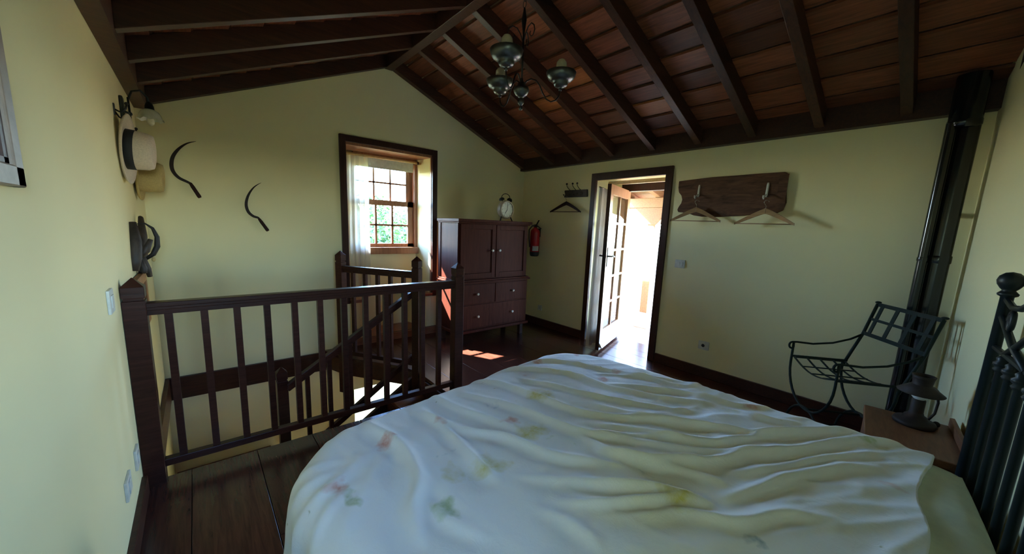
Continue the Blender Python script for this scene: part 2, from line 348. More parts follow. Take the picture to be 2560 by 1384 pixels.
# baseboards
bm_ = MB(); bm_.box((4.155, 3.05, 0), (4.18, D_, 0.1)).box((4.155, by(4.18), 0), (4.18, 1.995, 0.1))
br = struct('baseboard_right'); MB().box((4.155, 3.05, 0), (4.18, D_, 0.1)).build('board', 'dark_wood', br, bevel=.003); MB().box((4.155, by(4.16), 0), (4.18, 1.995, 0.1)).build('board', 'dark_wood', br, bevel=.003)
bl_ = struct('baseboard_left'); MB().box((0, -0.4, 0), (0.022, 2.50, 0.095)).build('board', 'dark_wood', bl_, bevel=.003)
bf = struct('baseboard_far'); MB().box((1.9, 4.31, 0.0), (4.18, D_, 0.09)).build('board', 'dark_wood', bf, bevel=.003)
bb = struct('baseboard_back'); MB().beam((0.03, by(0.03)+.012, .047), (4.15, by(4.15)+.012, .047), .022, .094).build('board', 'dark_wood', bb)
# trim around the stairwell at floor level
t1 = struct('trim_1', 'dark board running round the stairwell at floor level')
MB().box((0, 4.305, -0.225), (1.32, D_, -0.02)).build('board', 'dark_wood', t1, bevel=.003)
MB().box((0, 2.60, -0.225), (0.03, 4.305, -0.02)).build('board', 'dark_wood', t1, bevel=.003)
MB().box((0, 2.565, -0.30), (1.875, 2.60, -0.032)).build('board', 'dark_wood', t1)

# ------------------------------------------------------------------ floor boards
fl = struct('floor', 'red-brown varnished floorboards')
HB = [(1.3, 4.335), (1.42, 3.98), (1.80, 3.43), (1.875, 3.2)]
def yh(x):
    for (xa, ya), (xb, yb) in zip(HB, HB[1:]):
        if xa <= x <= xb: return ya + (yb-ya)*(x-xa)/(xb-xa)
    return 4.335 if x < 1.3 else 2.6
G = 0.0016
xs = [0.0] + [0.19 + 0.31*k for k in range(13)] + [4.18]
def board(poly): MB().prism(poly, XY, -0.03, 0.0).build('floor_board', 'floor', fl, bevel=0.0015)
for xa, xb in zip(xs, xs[1:]):
    if xb - xa < .02: continue
    a, c = xa+G, xb-G; yb0 = by(a)+.01
    if xb <= 1.875:
        cut = 1.2 + 0.9*random.random()
        board([(a, yb0), (c, yb0), (c, cut-G), (a, cut-G)]); board([(a, cut+G), (c, cut+G), (c, 2.60), (a, 2.60)])
        if xb > 1.3:
            pts = [(max(a, 1.3), yh(max(a, 1.3)))] + [p for p in HB if max(a, 1.3) < p[0] < c] + [(c, yh(c)), (c, D_), (max(a, 1.3), D_)]
            board(pts)
    elif xa < 1.875:
        board([(a, yb0), (c, yb0), (c, 2.6-G), (a, 2.6-G)])
        board([(a, yh(a))] + [p for p in HB if a < p[0] < 1.875] + [(1.875, 3.2), (1.875, 2.6+G), (c, 2.6+G), (c, D_), (a, D_)])
    else:
        cut = 0.6 + 1.2*random.random()
        board([(a, yb0), (c, yb0), (c, cut-G), (a, cut-G)]); board([(a, cut+G), (c, cut+G), (c, D_), (a, D_)])
for xa, xb in ((4.181, 4.35), (4.353, 4.66)):
    board([(xa, 2.08), (xb, 2.05), (xb, 2.9), (xa, 2.97)])
# slab below the boards and the edges of the stairwell
MB().prism([(0, by(0)), (4.18, by(4.18)), (4.18, 2.585), (0, 2.585)], XY, -0.2, -0.031).build('subfloor', 'dark_wood', fl)
MB().prism([(1.885, 2.585), (4.18, 2.585), (4.18, 4.335), (1.31, 4.335), (1.43, 3.985), (1.81, 3.435), (1.885, 3.2)], XY, -0.2, -0.031).build('subfloor', 'dark_wood', fl)
gfl = struct('floor_lower', 'ground floor below the stairwell'); MB().box((-0.3, -1, LOW-.1), (4.6, 4.8, LOW)).build('slab', 'lower_floor', gfl)

# ------------------------------------------------------------------ ceiling
ce = struct('ceiling', 'open timber ceiling of rafters and boards')
RY = [4.29, 3.68, 3.21, 2.73, 2.22, 1.75, 1.29, 0.83, 0.36, -0.10]
RWID = 0.062; RDEP = 0.13
for side in (1, -1):
    for y in RY:
        x_e = 4.10 if side == 1 else 0.08
        if y < 0.1: pass
        ya, yb = y - RWID/2, y + RWID/2
        if y == 4.29: ya, yb = 4.262, 4.332
        xr = RX + side*0.045
        pr = [(xr, roofz(xr)), (x_e, roofz(x_e)), (x_e, roofz(x_e)+RDEP), (xr, roofz(xr)+RDEP)]
        if y < 0.3:
            xa_ = 2.6 if side == 1 else 0.08
            if side == -1: pr = [(xr, roofz(xr)), (x_e, roofz(x_e)), (x_e, roofz(x_e)+RDEP), (xr, roofz(xr)+RDEP)]
        MB().prism(pr, XZ, ya, yb).build('rafter', 'rafter', ce, bevel=.003)
MB().box((2.045, by(2.0)-.05, RIDGE-0.02), (2.135, D_, RIDGE+0.13)).build('ridge_beam', 'rafter', ce, bevel=.004)
MB().box((4.10, by(4.1)-.03, EAVE), (4.179, D_, EAVE+0.17)).build('wall_plate', 'rafter', ce)
MB().box((0.001, by(0)-.03, EAVE), (0.08, D_, EAVE+0.17)).build('wall_plate', 'rafter', ce)
cs = math.sqrt(1+SL*SL); NB = 11
ys = RY[:-1] + [-0.55]
bw = (2.09 / NB)
for side in (1, -1):
    ang = math.atan(SL)
    for i, (ya, yb) in enumerate(zip([4.32] + RY, RY + [-0.62])):
        if ya - yb < 0.1: continue
        bmesh_ = None
        for k in range(NB):
            xa = RX + side*bw*k; xb = RX + side*bw*(k+1)
            za, zb = roofz(xa)+RDEP-.010, roofz(xb)+RDEP+.012
            g = 0.006*side
            q = MB()
            q.hexa([(xa+g, yb, za), (xb-g, yb, zb), (xb-g, ya, zb), (xa+g, ya, za), (xa+g, yb, za+.018), (xb-g, yb, zb+.018), (xb-g, ya, zb+.018), (xa+g, ya, za+.018)] if side == 1 else
                   [(xb-g, yb, zb), (xa+g, yb, za), (xa+g, ya, za), (xb-g, ya, zb), (xb-g, yb, zb+.018), (xa+g, yb, za+.018), (xa+g, ya, za+.018), (xb-g, ya, zb+.018)])
            o = q.build('ceiling_board', 'board_orange' if (side == 1 and (i, k) in ((4, 5), (3, 6), (5, 8), (7, 3))) else 'board_y', ce)
# roof covering
rf = MB()
for sx in (1, -1):
    xo = RX + sx*2.62
    za, zb = RIDGE+.20, RIDGE+.20-SL*2.62
    rf.prism([(RX, za), (xo, zb), (xo, zb+.08), (RX, za+.08)], XZ, -1.3, 5.15)
tag(rf.build('roof', 'tile'), 'tiled roof covering', kind='structure')
aw = MB().prism([(4.82, 2.44), (5.42, 2.40), (5.42, 2.45), (4.82, 2.52)], YZ, 1.4, 2.9)  # unseen canopy, added to cut the sun coming through the upper panes
tag(aw.build('sun_block_canopy', 'porch'), 'added unseen canopy keeping sun out of the upper window panes', 'canopy')

# ------------------------------------------------------------------ window_1
wn = struct('window_1', 'sash window in a deep niche with dark casing')
cs_ = MB(); cs_.box((1.5365, 4.305, 0.50), (1.60, D_+.01, 2.327)); 
cs_.build('casing', 'casing', wn, bevel=.003)
MB().box((2.63, 4.305, 0.50), (2.697, D_+.01, 2.327)).build('casing', 'casing', wn, bevel=.003)
MB().box((1.60, 4.305, 2.262), (2.63, D_+.01, 2.327)).build('casing', 'casing', wn, bevel=.003)
MB().box((1.60, 4.335, 2.235), (2.63, 4.70, 2.262)).build('niche_soffit', 'sash', wn)
MB().box((1.60, 4.335, 0.54), (1.612, 4.38, 2.235)).build('niche_lining', 'sash', wn); MB().box((2.624, 4.335, 0.54), (2.6295, 4.36, 2.235)).build('niche_lining', 'sash', wn)
# outer frame
f_ = MB(); f_.box((1.69, 4.66, 1.10), (1.79, 4.78, 2.22)); f_.box((2.555, 4.66, 1.10), (2.60, 4.78, 2.22)); f_.box((1.79, 4.66, 2.17), (2.555, 4.78, 2.235))
f_.build('window_frame', 'sash', wn, bevel=.003)
MB().box((1.70, 4.62, 1.03), (2.595, 4.80, 1.115)).build('window_sill', 'sash', wn, bevel=.004)
us = MB(); us.box((1.79, 4.735, 1.66), (1.84, 4.77, 2.17)).box((2.47, 4.735, 1.66), (2.555, 4.77, 2.17)).box((1.79, 4.735, 2.12), (2.555, 4.77, 2.17)).box((1.79, 4.735, 1.645), (2.555, 4.77, 1.69))
us = us.build('upper_sash', 'sash', wn)
for x in (2.05, 2.262): MB().box((x-.011, 4.74, 1.69), (x+.011, 4.765, 2.12)).build('glazing_bar', 'sash', us)
MB().box((1.84, 4.74, 1.905), (2.47, 4.765, 1.925)).build('glazing_bar', 'sash', us)
ls = MB(); ls.box((1.79, 4.695, 1.115), (1.84, 4.73, 1.70)).box((2.475, 4.695, 1.115), (2.555, 4.73, 1.70)).box((1.79, 4.695, 1.115), (2.555, 4.73, 1.16)).box((1.79, 4.695, 1.635), (2.555, 4.73, 1.70))
ls = ls.build('lower_sash', 'sash', wn)
for x in (2.055, 2.268): MB().box((x-.013, 4.70, 1.16), (x+.013, 4.726, 1.635)).build('glazing_bar', 'sash', ls)
MB().box((1.84, 4.70, 1.38), (2.475, 4.726, 1.404)).build('glazing_bar', 'sash', ls)
for (xa, xb) in ((1.84, 2.04), (2.062, 2.25), (2.275, 2.47)):
    for (za, zb) in ((1.69, 1.905), (1.925, 2.12)): MB().box((xa, 4.750, za), (xb, 4.754, zb)).build('pane', 'glass', us)
    for (za, zb) in ((1.16, 1.38), (1.404, 1.635)): MB().box((xa, 4.711, za), (xb, 4.715, zb)).build('pane', 'glass', ls)
# window seats and raised step in the niche
for pl in ([(1.60, 4.29), (1.73, 4.29), (1.78, 4.42), (1.86, 4.55), (1.96, 4.63), (2.04, 4.70), (1.60, 4.70)],
           [(2.629, 4.29), (2.629, 4.70), (2.27, 4.70), (2.33, 4.63), (2.41, 4.55), (2.47, 4.42), (2.52, 4.29)]):
    MB().prism(pl, XY, 0.505, 0.54).build('seat_board', 'seatwood', wn, bevel=.004)
MB().prism([(2.56, 4.335), (2.629, 4.335), (2.629, 4.70), (2.47, 4.70)], XY, 0.08, 0.505).build('seat_support', 'wall', wn)
MB().prism([(1.601, 4.335), (1.66, 4.335), (1.78, 4.70), (1.601, 4.70)], XY, 0.08, 0.505).build('seat_support', 'wall', wn)
MB().box((1.50, 4.29, 0.0), (2.72, 4.70, 0.088)).build('step_board', 'seatwood', wn, bevel=.004)
# small ground-floor window seen down the stairwell
w2 = struct('window_2', 'bright ground-floor window seen down the stairwell')
q = MB(); q.box((1.62, 4.74, -1.7), (1.67, 4.79, -.55)).box((2.45, 4.74, -1.7), (2.50, 4.79, -.55)).box((1.67, 4.74, -.6), (2.45, 4.79, -.55)).box((1.67, 4.74, -1.7), (2.45, 4.79, -1.65)); q.build('window_frame', 'sash', w2)
MB().box((1.67, 4.76, -1.65), (2.45, 4.765, -.6)).build('pane', 'glass', w2)

# ------------------------------------------------------------------ door_1
dr = struct('door_1', 'open terrace door with glass panes and dark casing')
MB().box((4.155, 2.003, 0), (4.19, 2.078, 2.119)).build('casing', 'casing', dr, bevel=.003)
MB().box((4.155, 2.975, 0), (4.19, 3.045, 2.119)).build('casing', 'casing', dr, bevel=.003)
MB().box((4.155, 2.078, 2.034), (4.19, 2.975, 2.119)).build('casing', 'casing', dr, bevel=.003)
f_ = MB(); f_.box((4.58, 2.02, 0), (4.68, 2.06, 1.98)).box((4.60, 2.83, 0), (4.68, 2.88, 1.98)).box((4.58, 2.02, 1.93), (4.68, 2.88, 2.05)); f_.build('door_frame', 'casing', dr)
MB().box((4.30, 2.10, 1.985), (4.34, 2.90, 2.03)).build('curtain_rail', 'bamboo', dr, bevel=.01)
HN = Vector((4.665, 2.822, 0)); LK = Vector((3.862, 2.555, 0)); dv = (LK-HN); LW = dv.length; ang = math.atan2(dv.y, dv.x)
DM = Matrix.Translation(HN) @ Matrix.Rotation(ang, 4, 'Z')   # local x along the leaf, y thickness
T0, T1 = -0.02, 0.02
leaf = MB(DM); leaf.box((0, T0, .03), (.10, T1, 1.94)).box((LW-.10, T0, .03), (LW, T1, 1.94)).box((.10, T0, 1.83), (LW-.10, T1, 1.94)).box((.10, T0, .03), (LW-.10, T1, .26))
leaf = leaf.build('door_leaf', 'door', dr, bevel=.002)
q = MB(DM)
q.box((LW-.002, T0-.001, .03), (LW+.004, T1+.001, 1.94)).build('edge_strip', 'dark_wood', leaf)
for k in range(1, 5):
    z = .26 + (1.83-.26)*k/5
    MB(DM).box((.10, -.015, z-.013), (LW-.10, .015, z+.013)).build('glazing_bar', 'door', leaf)
MB(DM).box((LW/2-.013, -.015, .26), (LW/2+.013, .015, 1.83)).build('glazing_bar', 'door', leaf)
for k in range(5):
    za = .26 + 1.57*k/5 + .013; zb = .26 + 1.57*(k+1)/5 - .013
    for xa, xb in ((.10, LW/2-.013), (LW/2+.013, LW-.10)): MB(DM).box((xa, -.002, za), (xb, .002, zb)).build('pane', 'glass', leaf)
MB(DM).prism([(.02, .06), (.055, .06), (.02, .12)], lambda a, b_, h: (h, a, b_), .02, LW-.01).build('drip_board', 'white_paint', leaf)
hd = MB(DM); 
for s_ in (1, -1):
    hd.box((LW-.07, s_*.02, 1.02), (LW-.035, s_*.026, 1.24)); hd.tube([(LW-.05, s_*.02, 1.14), (LW-.05, s_*.07, 1.14), (LW-.08, s_*.075, 1.145), (LW-.16, s_*.07, 1.13)], [.009, .008, .008, .010], 8)
hd.box((LW+.003, -.012, .98), (LW+.007, .012, 1.28)); hd.build('handle', 'rust', leaf)

# ------------------------------------------------------------------ railings and stairs
def newel_mb(x, y, z0, tip, sz=0.075, mtx=None, rot=0.0):
    q = MB(Matrix.Translation((x, y, 0)) @ Matrix.Rotation(rot, 4, 'Z')); h = sz/2
    q.box((-h, -h, z0), (h, h, tip-.115)); q.box((-h*.86, -h*.86, tip-.115), (h*.86, h*.86, tip-.10)); q.box((-h, -h, tip-.10), (h, h, tip-.045))
    q.add([(-h, -h, tip-.045), (h, -h, tip-.045), (h, h, tip-.045), (-h, h, tip-.045), (0, 0, tip)], [(0,1,4), (1,2,4), (2,3,4), (3,0,4)]); return q
def handrail_mb(a, b_, wd=0.062):
    q = MB(); a, b_ = Vector(a), Vector(b_)
    q.beam(a - Vector((0,0,.012)), b_ - Vector((0,0,.012)), wd, .024); q.beam(a - Vector((0,0,.032)), b_ - Vector((0,0,.032)), wd*.72, .018); q.beam(a - Vector((0,0,.052)), b_ - Vector((0,0,.052)), wd*.55, .026); return q
YR = 2.574
r1 = thing('staircase_railing', 'long dark wooden railing between the bed and the stairwell', 'railing', (1.0, YR, 0))
handrail_mb((0.07, YR, .985), (1.89, YR, .985)).build('handrail', 'rail_wood', r1, bevel=.003)
MB().box((0.07, YR-.022, .085), (1.89, YR+.022, .125)).build('bottom_rail', 'rail_wood', r1, bevel=.003)
newel_mb(0.045, YR, -0.12, 1.115, .085).build('newel_post', 'rail_wood', r1, bevel=.002)
newel_mb(1.925, YR, 0.0, 1.130, .078).build('newel_post', 'rail_wood', r1, bevel=.002)
bal = MB().box((-.0165, -.0165, .125), (.0165, .0165, .925)).mesh('baluster'); bal.materials.append(M['rail_wood'])
for i in range(12): inst(bal, 'baluster', r1, (0.1647+.1445*i, YR, 0))
r2 = thing('landing_railing', 'short dark wooden railing in front of the sash window', 'railing', (1.65, 3.55, 0))
P1 = Vector((1.40, 3.92, 0)); P2 = Vector((1.868, 3.19, 0)); d2 = (P2-P1); L2 = d2.length; dn2 = d2.normalized(); an2 = math.atan2(d2.y, d2.x)
handrail_mb(P1+dn2*.03+Vector((0,0,.985)), P2-dn2*.03+Vector((0,0,.985)), .055).build('handrail', 'rail_wood', r2, bevel=.003)
MB().beam(P1+dn2*.03+Vector((0,0,.085)), P2-dn2*.03+Vector((0,0,.085)), .04, .04).build('bottom_rail', 'rail_wood', r2, bevel=.003)
newel_mb(P1.x, P1.y, -.35, 1.135, .072, rot=an2).build('newel_post', 'rail_wood', r2, bevel=.002)
newel_mb(P2.x, P2.y, -.45, 1.130, .072, rot=an2).build('newel_post', 'rail_wood', r2, bevel=.002)
bal2 = MB().box((-.016, -.016, .105), (.016, .016, .935)).mesh('baluster'); bal2.materials.append(M['rail_wood'])
for i in range(5):
    p = P1 + d2*((i+1)/6.0); inst(bal2, 'baluster', r2, (p.x, p.y, 0), an2)
YS = 3.24
st = thing('staircase', 'dark wooden stairs going down from the landing', 'stairs', (1.3, 3.0, -0.9))
S0, S1 = Vector((1.875, YS, -.06)), Vector((0.75, YS, -.78))
def sline(x, z0, k=.64): return z0 + (x-1.84)*k
q = MB(); q.prism([(1.88, -.03), (1.88, -.30), (.72, -1.04), (.72, -.77)], XZ, YS-.02, YS+.02); q.build('stringer', 'dark_wood', st, bevel=.002)
q = MB(); q.prism([(1.88, -.03), (1.88, -.30), (.72, -1.04), (.72, -.77)], XZ, 2.605, 2.64); q.build('stringer', 'dark_wood', st, bevel=.002)
for k in range(4):
    xk = 1.875-.28*k; zk = -.18*(k+1)
    MB().box((xk-.30, 2.64, zk-.035), (xk, YS-.02, zk)).build('tread', 'seatwood', st, bevel=.004)
    MB().box((xk-.02, 2.64, zk), (xk, YS-.02, zk+.145)).build('riser', 'dark_wood', st)
MB().box((0.01, 2.61, -.98), (.75, 4.325, -.94)).build('quarter_landing', 'seatwood', st)
r3 = thing('stair_handrail', 'sloping dark handrail going down to the low newel post', 'railing', (1.3, YS, -.9))
q = MB(); a_, b_ = Vector((1.85, YS, .805)), Vector((.78, YS, .135))
handrail_mb(a_, b_, .055).build('handrail', 'rail_wood', r3, bevel=.003)
MB().beam((1.85, YS, .15), (.78, YS, -.56), .04, .045).build('bottom_rail', 'rail_wood', r3, bevel=.003)
newel_mb(.745, YS+.03, -1.6, .275, .075).build('newel_post', 'rail_wood', r3, bevel=.002)
for x in (.92, 1.09, 1.26, 1.43, 1.60, 1.76):
    zt = .805 + (x-1.85)*.626 - .06; zb = .15 + (x-1.85)*.6636 + .02
    MB().box((x-.0165, YS-.0165, zb), (x+.0165, YS+.0165, zt)).build('baluster', 'rail_wood', r3)

# ------------------------------------------------------------------ wardrobe
wd = thing('wardrobe', 'dark reddish two-door wardrobe with drawers below in the corner', 'wardrobe', (3.13, 3.85, 0))
X0, X1, YF, YB = 2.600, 3.668, 3.622, 4.085
b = MB(); b.box((X0, YF+.02, .792), (X1, YB, 1.467)).build('upper_body', 'ward', wd, bevel=.003)
b = MB(); b.box((X0-.01, YF, .181), (X1+.01, YB, .754)).build('lower_body', 'ward', wd, bevel=.003)
b = MB(); b.box((X0-.03, YF-.03, 1.467), (X1+.03, YB, 1.500)).box((X0-.015, YF-.01, 1.451), (X1+.015, YB, 1.467)).build('cornice', 'ward', wd, bevel=.004)
b = MB(); b.box((X0-.035, YF-.035, .754), (X1+.035, YB, .773)).box((X0-.018, YF-.018, .773), (X1+.018, YB, .792)).build('waist_moulding', 'ward', wd, bevel=.005)
b = MB(); b.box((X0-.03, YF-.03, .149), (X1+.03, YB, .181)).build('plinth', 'ward', wd, bevel=.004)
for (x, y) in ((X0+.02, YF+.03), (X1-.06, YF+.03), (X0+.02, YB-.07), (X1-.06, YB-.07)): MB().box((x, y, 0), (x+.05, y+.05, .149)).build('foot', 'dark_wood', wd)
def knob(x, z, par, y=YF): 
    q = MB(); q.lathe([(0.006, 0), (.006, .012), (.014, .018), (.016, .026), (.010, .033), (.002, .035)], (x, y-.0, z), (0, -1, 0), 14); return q.build('knob', 'porcelain', par)
def panelled(x0, x1, z0, z1, yf, par, name, st_=.055):
    q = MB(); q.box((x0, yf-.018, z0), (x0+st_, yf, z1)).box((x1-st_, yf-.018, z0), (x1, yf, z1)).box((x0+st_, yf-.018, z0), (x1-st_, yf, z0+st_*1.1)).box((x0+st_, yf-.018, z1-st_), (x1-st_, yf, z1))
    q.box((x0+st_, yf-.006, z0+st_*1.1), (x1-st_, yf+.002, z1-st_)); return q.build(name, 'ward', par, bevel=.0025)
dA = panelled(X0+.02, 3.128, .805, 1.444, YF+.018, wd, 'door', .056); knob(3.070, 1.137, dA, YF)
dB = panelled(3.138, X1-.02, .805, 1.444, YF+.018, wd, 'door', .056); knob(3.180, 1.137, dB, YF)
for (x0, x1, z0, z1, ks) in ((X0+.01, 3.128, .498, .735, [(2.858, .618)]), (3.138, X1-.01, .498, .735, [(3.411, .623)]), (X0+.01, X1-.01, .200, .484, [(2.868, .341), (3.411, .345)])):
    dd = MB().box((x0, YF-.012, z0), (x1, YF+.004, z1)).build('drawer', 'ward', wd, bevel=.004)
    for kx, kz in ks: knob(kx, kz, dd, YF-.012)
# side frame boards
MB().box((X0-.008, YF+.02, .80), (X0, YF+.07, 1.45)).build('side_stile', 'ward', wd); MB().box((X0-.008, YB-.05, .80), (X0, YB, 1.45)).build('side_stile', 'ward', wd)

# clock on the wardrobe
ck = thing('alarm_clock', 'large twin-bell alarm clock standing on the wardrobe', 'clock', (3.413, 3.812, 1.500))
cz_ = 1.500+.146; cx_ = 3.413
b = MB(); b.lathe([(0.001, .042), (.104, .042), (.114, .028), (.117, 0), (.117, -.028), (.110, -.042), (.094, -.046), (.094, -.033)], (cx_, 3.812, cz_), (0, 1, 0), 36)
b.build('case', 'clock_case', ck)
b = MB(); b.lathe([(0.001, -.035), (.095, -.035)], (cx_, 3.812, cz_), (0, 1, 0), 36); dl = b.build('dial', 'dial', ck)
b = MB()
for k in range(12):
    a = math.pi*k/6; b.beam((cx_+math.sin(a)*.076, 3.774, cz_+math.cos(a)*.076), (cx_+math.sin(a)*.087, 3.774, cz_+math.cos(a)*.087), .004, .002, up=(0, 1, 0))
b.build('hour_marks', 'black', ck, kind='stuff')
b = MB(); b.beam((cx_, 3.772, cz_), (cx_-.035, 3.772, cz_-.050), .006, .002, up=(0, 1, 0)); b.build('hour_hand', 'black', ck)
b = MB(); b.beam((cx_, 3.770, cz_), (cx_+.006, 3.770, cz_+.075), .004, .002, up=(0, 1, 0)); b.build('minute_hand', 'black', ck)
for s_ in (-1, 1):
    b = MB(); b.lathe([(.036, 0), (.035, .012), (.026, .026), (.008, .033), (.001, .034)], (cx_+s_*.062, 3.812, cz_+.118), (s_*.45, 0, 1), 18); b.tube([(cx_+s_*.05, 3.812, cz_+.10), (cx_+s_*.068, 3.812, cz_+.13)], .005, 8); b.build('bell', 'dark_metal', ck)
    b = MB(); b.tube([(cx_+s_*.075, 3.795, cz_-.09), (cx_+s_*.10, 3.785, 1.501)], [.007, .009], 8); b.build('foot', 'dark_metal', ck)
b = MB(); b.tube([(cx_+math.cos(a)*.070, 3.812, cz_+.145+math.sin(a)*.055) for a in [math.pi*i/14 for i in range(15)]], .0045, 8); b.build('handle', 'dark_metal', ck)

# fire extinguisher
fe = thing('fire_extinguisher', 'red fire extinguisher hanging on the wall beside the wardrobe', 'extinguisher', (4.09, 3.94, 1.02))
ex, ey = 4.09, 3.94
b = MB(); b.lathe([(.055, 1.075), (.068, 1.08), (.068, 1.36), (.062, 1.39), (.04, 1.415), (.02, 1.425), (.02, 1.44)], (ex, ey, 0), (0, 0, 1), 24); b.build('cylinder_body', 'red', fe)
b = MB(); b.lathe([(.001, 1.02), (.050, 1.02), (.062, 1.03), (.069, 1.06), (.069, 1.085)], (ex, ey, 0), (0, 0, 1), 24); b.build('base_ring', 'black', fe)
b = MB()
for k in range(8):
    a0 = math.radians(-160 + 10*k); a1 = math.radians(-150 + 10*k)
    b.add([(ex+math.cos(a0)*.0695, ey+math.sin(a0)*.0695, 1.10), (ex+math.cos(a1)*.0695, ey+math.sin(a1)*.0695, 1.10), (ex+math.cos(a1)*.0695, ey+math.sin(a1)*.0695, 1.17), (ex+math.cos(a0)*.0695, ey+math.sin(a0)*.0695, 1.17)], [(0,1,2,3)])
b.build('paper_label', 'label', fe)
b = MB(); b.box((ex-.018, ey-.018, 1.435), (ex+.018, ey+.018, 1.475)); b.beam((ex+.02, ey, 1.475), (ex-.03, ey-.095, 1.535), .018, .008); b.beam((ex+.02, ey, 1.465), (ex+.01, ey-.105, 1.42), .018, .008); b.beam((ex, ey, 1.47), (ex-.05, ey+.03, 1.45), .02, .02); b.build('valve_handle', 'black', fe)
b = MB(); b.tube([(ex-.04, ey+.03, 1.45), (ex-.075, ey+.05, 1.40), (ex-.078, ey+.04, 1.28), (ex-.07, ey+.03, 1.15)], .009, 8); b.build('hose', 'black', fe)
b = MB(); b.box((4.155, ey-.02, 1.30), (4.18, ey+.02, 1.42)); b.box((ex+.05, ey-.012, 1.35), (4.16, ey+.012, 1.37)); b.build('wall_bracket', 'black', fe)

# ------------------------------------------------------------------ sickles on the gable wall
def sickle(pts, handle, label, th=.024):
    t = thing('sickle', label, 'sickle', (pts[len(pts)//2][0], 4.31, pts[len(pts)//2][1]), 0, 'sickles on the gable wall')
    # smooth the polyline
    P = [Vector((x, 0, z)) for x, z in pts]; Q = []
    for i in range(len(P)-1):
        p0, p1, p2, p3 = P[max(i-1, 0)], P[i], P[i+1], P[min(i+2, len(P)-1)]
        for k in range(5):
            u = k/5; Q.append(0.5*((2*p1) + (p2-p0)*u + (2*p0-5*p1+4*p2-p3)*u*u + (3*p1-p0-3*p2+p3)*u**3))
    Q.append(P[-1]); n = len(Q); b = MB(); vs = []
    for i, p in enumerate(Q):
        tg = (Q[min(i+1, n-1)] - Q[max(i-1, 0)]).normalized(); nr = Vector((tg.z, 0, -tg.x)); f = i/(n-1)
        wdt = th*(math.sin(min(1, f*1.9)*math.pi/2))*(1 - .35*max(0, f-.6)/.4) + .001
        for s_, y in ((.5, 4.318), (-.5, 4.322), (-.5, 4.314)): vs.append((p.x+nr.x*wdt*s_, y, p.z+nr.z*wdt*s_))
    fs = [(i*3+k, i*3+(k+1) % 3, (i+1)*3+(k+1) % 3, (i+1)*3+k) for i in range(n-1) for k in range(3)]
    b.add(vs, fs); b.build('blade', 'rust', t)
    h = [Vector((x, 4.31, z)) for x, z in handle]; L = h[1]-h[0]
    b = MB(); b.tube([h[0]-L*.06, h[0], h[0]+L*.25, h[0]+L*.6, h[0]+L*.9, h[1]], [.007, .012, .015, .015, .016, .012], 10); b.build('handle', 'hanger_dark', t)
    b = MB(); b.tube([(pts[len(pts)//3][0], 4.30, pts[len(pts)//3][1]), (pts[len(pts)//3][0], 4.335, pts[len(pts)//3][1])], .003, 6); b.build('nail', 'rust', t)
sickle([(.367, 2.053), (.305, 2.026), (.249, 1.974), (.208, 1.909), (.192, 1.842), (.198, 1.784), (.230, 1.736), (.280, 1.708), (.303, 1.695)], [(.303, 1.695), (.359, 1.578)], 'larger dark sickle hanging nearer to the hats', .026)
sickle([(.82, 1.754), (.759, 1.705), (.711, 1.627), (.69, 1.545), (.702, 1.478), (.737, 1.439), (.775, 1.425), (.785, 1.412)], [(.785, 1.412), (.85, 1.301)], 'smaller dark sickle hanging nearer to the window', .024)

# ------------------------------------------------------------------ wall-left items
pf = thing('picture_frame', 'greyish wooden picture frame at the top left edge', 'picture', (0.012, 1.1, 1.47))
b = MB(); y0_, y1_, z0_, z1_ = .72, 1.345, 1.475, 2.10
b.box((0, y0_, z0_), (.022, y1_, z0_+.045)).box((0, y0_, z1_-.045), (.022, y1_, z1_)).box((0, y0_, z0_), (.022, y0_+.05, z1_)).box((0, y1_-.05, z0_), (.022, y1_, z1_)).build('moulding', 'grey_wood', pf, bevel=.004)
b = MB(); b.box((0, y0_+.05, z0_+.045), (.014, y1_-.05, z0_+.058)).box((0, y0_+.05, z1_-.06), (.014, y1_-.05, z1_-.045)).box((0, y1_-.075, z0_+.045), (.014, y1_-.05, z1_-.045)).box((0, y0_+.05, z0_+.045), (.014, y0_+.075, z1_-.045)).build('inner_slip', 'dark_wood', pf)
MB().box((0, y0_+.07, z0_+.055), (.008, y1_-.07, z1_-.055)).build('picture_print', 'canvas', pf)
of = thing('picture_frame', 'orange wooden picture frame low on the wall behind the railing post', 'picture', (0.012, 3.2, .72))
b = MB(); y0_, y1_, z0_, z1_ = 2.93, 3.45, .715, 1.05
b.box((0.004, y0_, z0_), (.03, y1_, z0_+.06)).box((0.004, y0_, z1_-.06), (.03, y1_, z1_)).box((0.004, y0_, z0_+.06), (.03, y0_+.06, z1_-.06)).box((0.004, y1_-.06, z0_+.06), (.03, y1_, z1_-.06)).build('moulding', 'orange_wood', of, bevel=.003)
MB().box((0.001, y0_+.05, z0_+.05), (.012, y1_-.05, z1_-.05)).build('picture_print', 'mirror_olive', of)
tag(MB().box((0.001, 2.80, .90), (.022, 2.90, 1.05)).build('wall_plaque', 'dark_wood', bevel=.002), 'small dark plaque beside the orange picture frame', 'plaque')
def plate(name, label, cat, y, z, sy=.082, sz=.082, rockers=1):
    t = thing(name, label, cat, (0.0, y, z))
    MB().box((0, y-sy/2, z-sz/2), (.010, y+sy/2, z+sz/2)).build('cover_plate', 'white_plastic', t, bevel=.002)
    MB().box((.010, y-.024, z-.026), (.014, y+.024, z+.026)).build('rocker', 'white_plastic', t, bevel=.001); return t
plate('light_switch', 'white switch beside the top of the railing post', 'switch', 2.262, 1.055, .10, .10)
plate('light_switch', 'white wall plate half hidden behind the railing post', 'switch', 2.39, .262, .09, .10)
plate('light_switch', 'white wall plate low down in front of the railing post', 'switch', 2.10, .285, .12, .085)

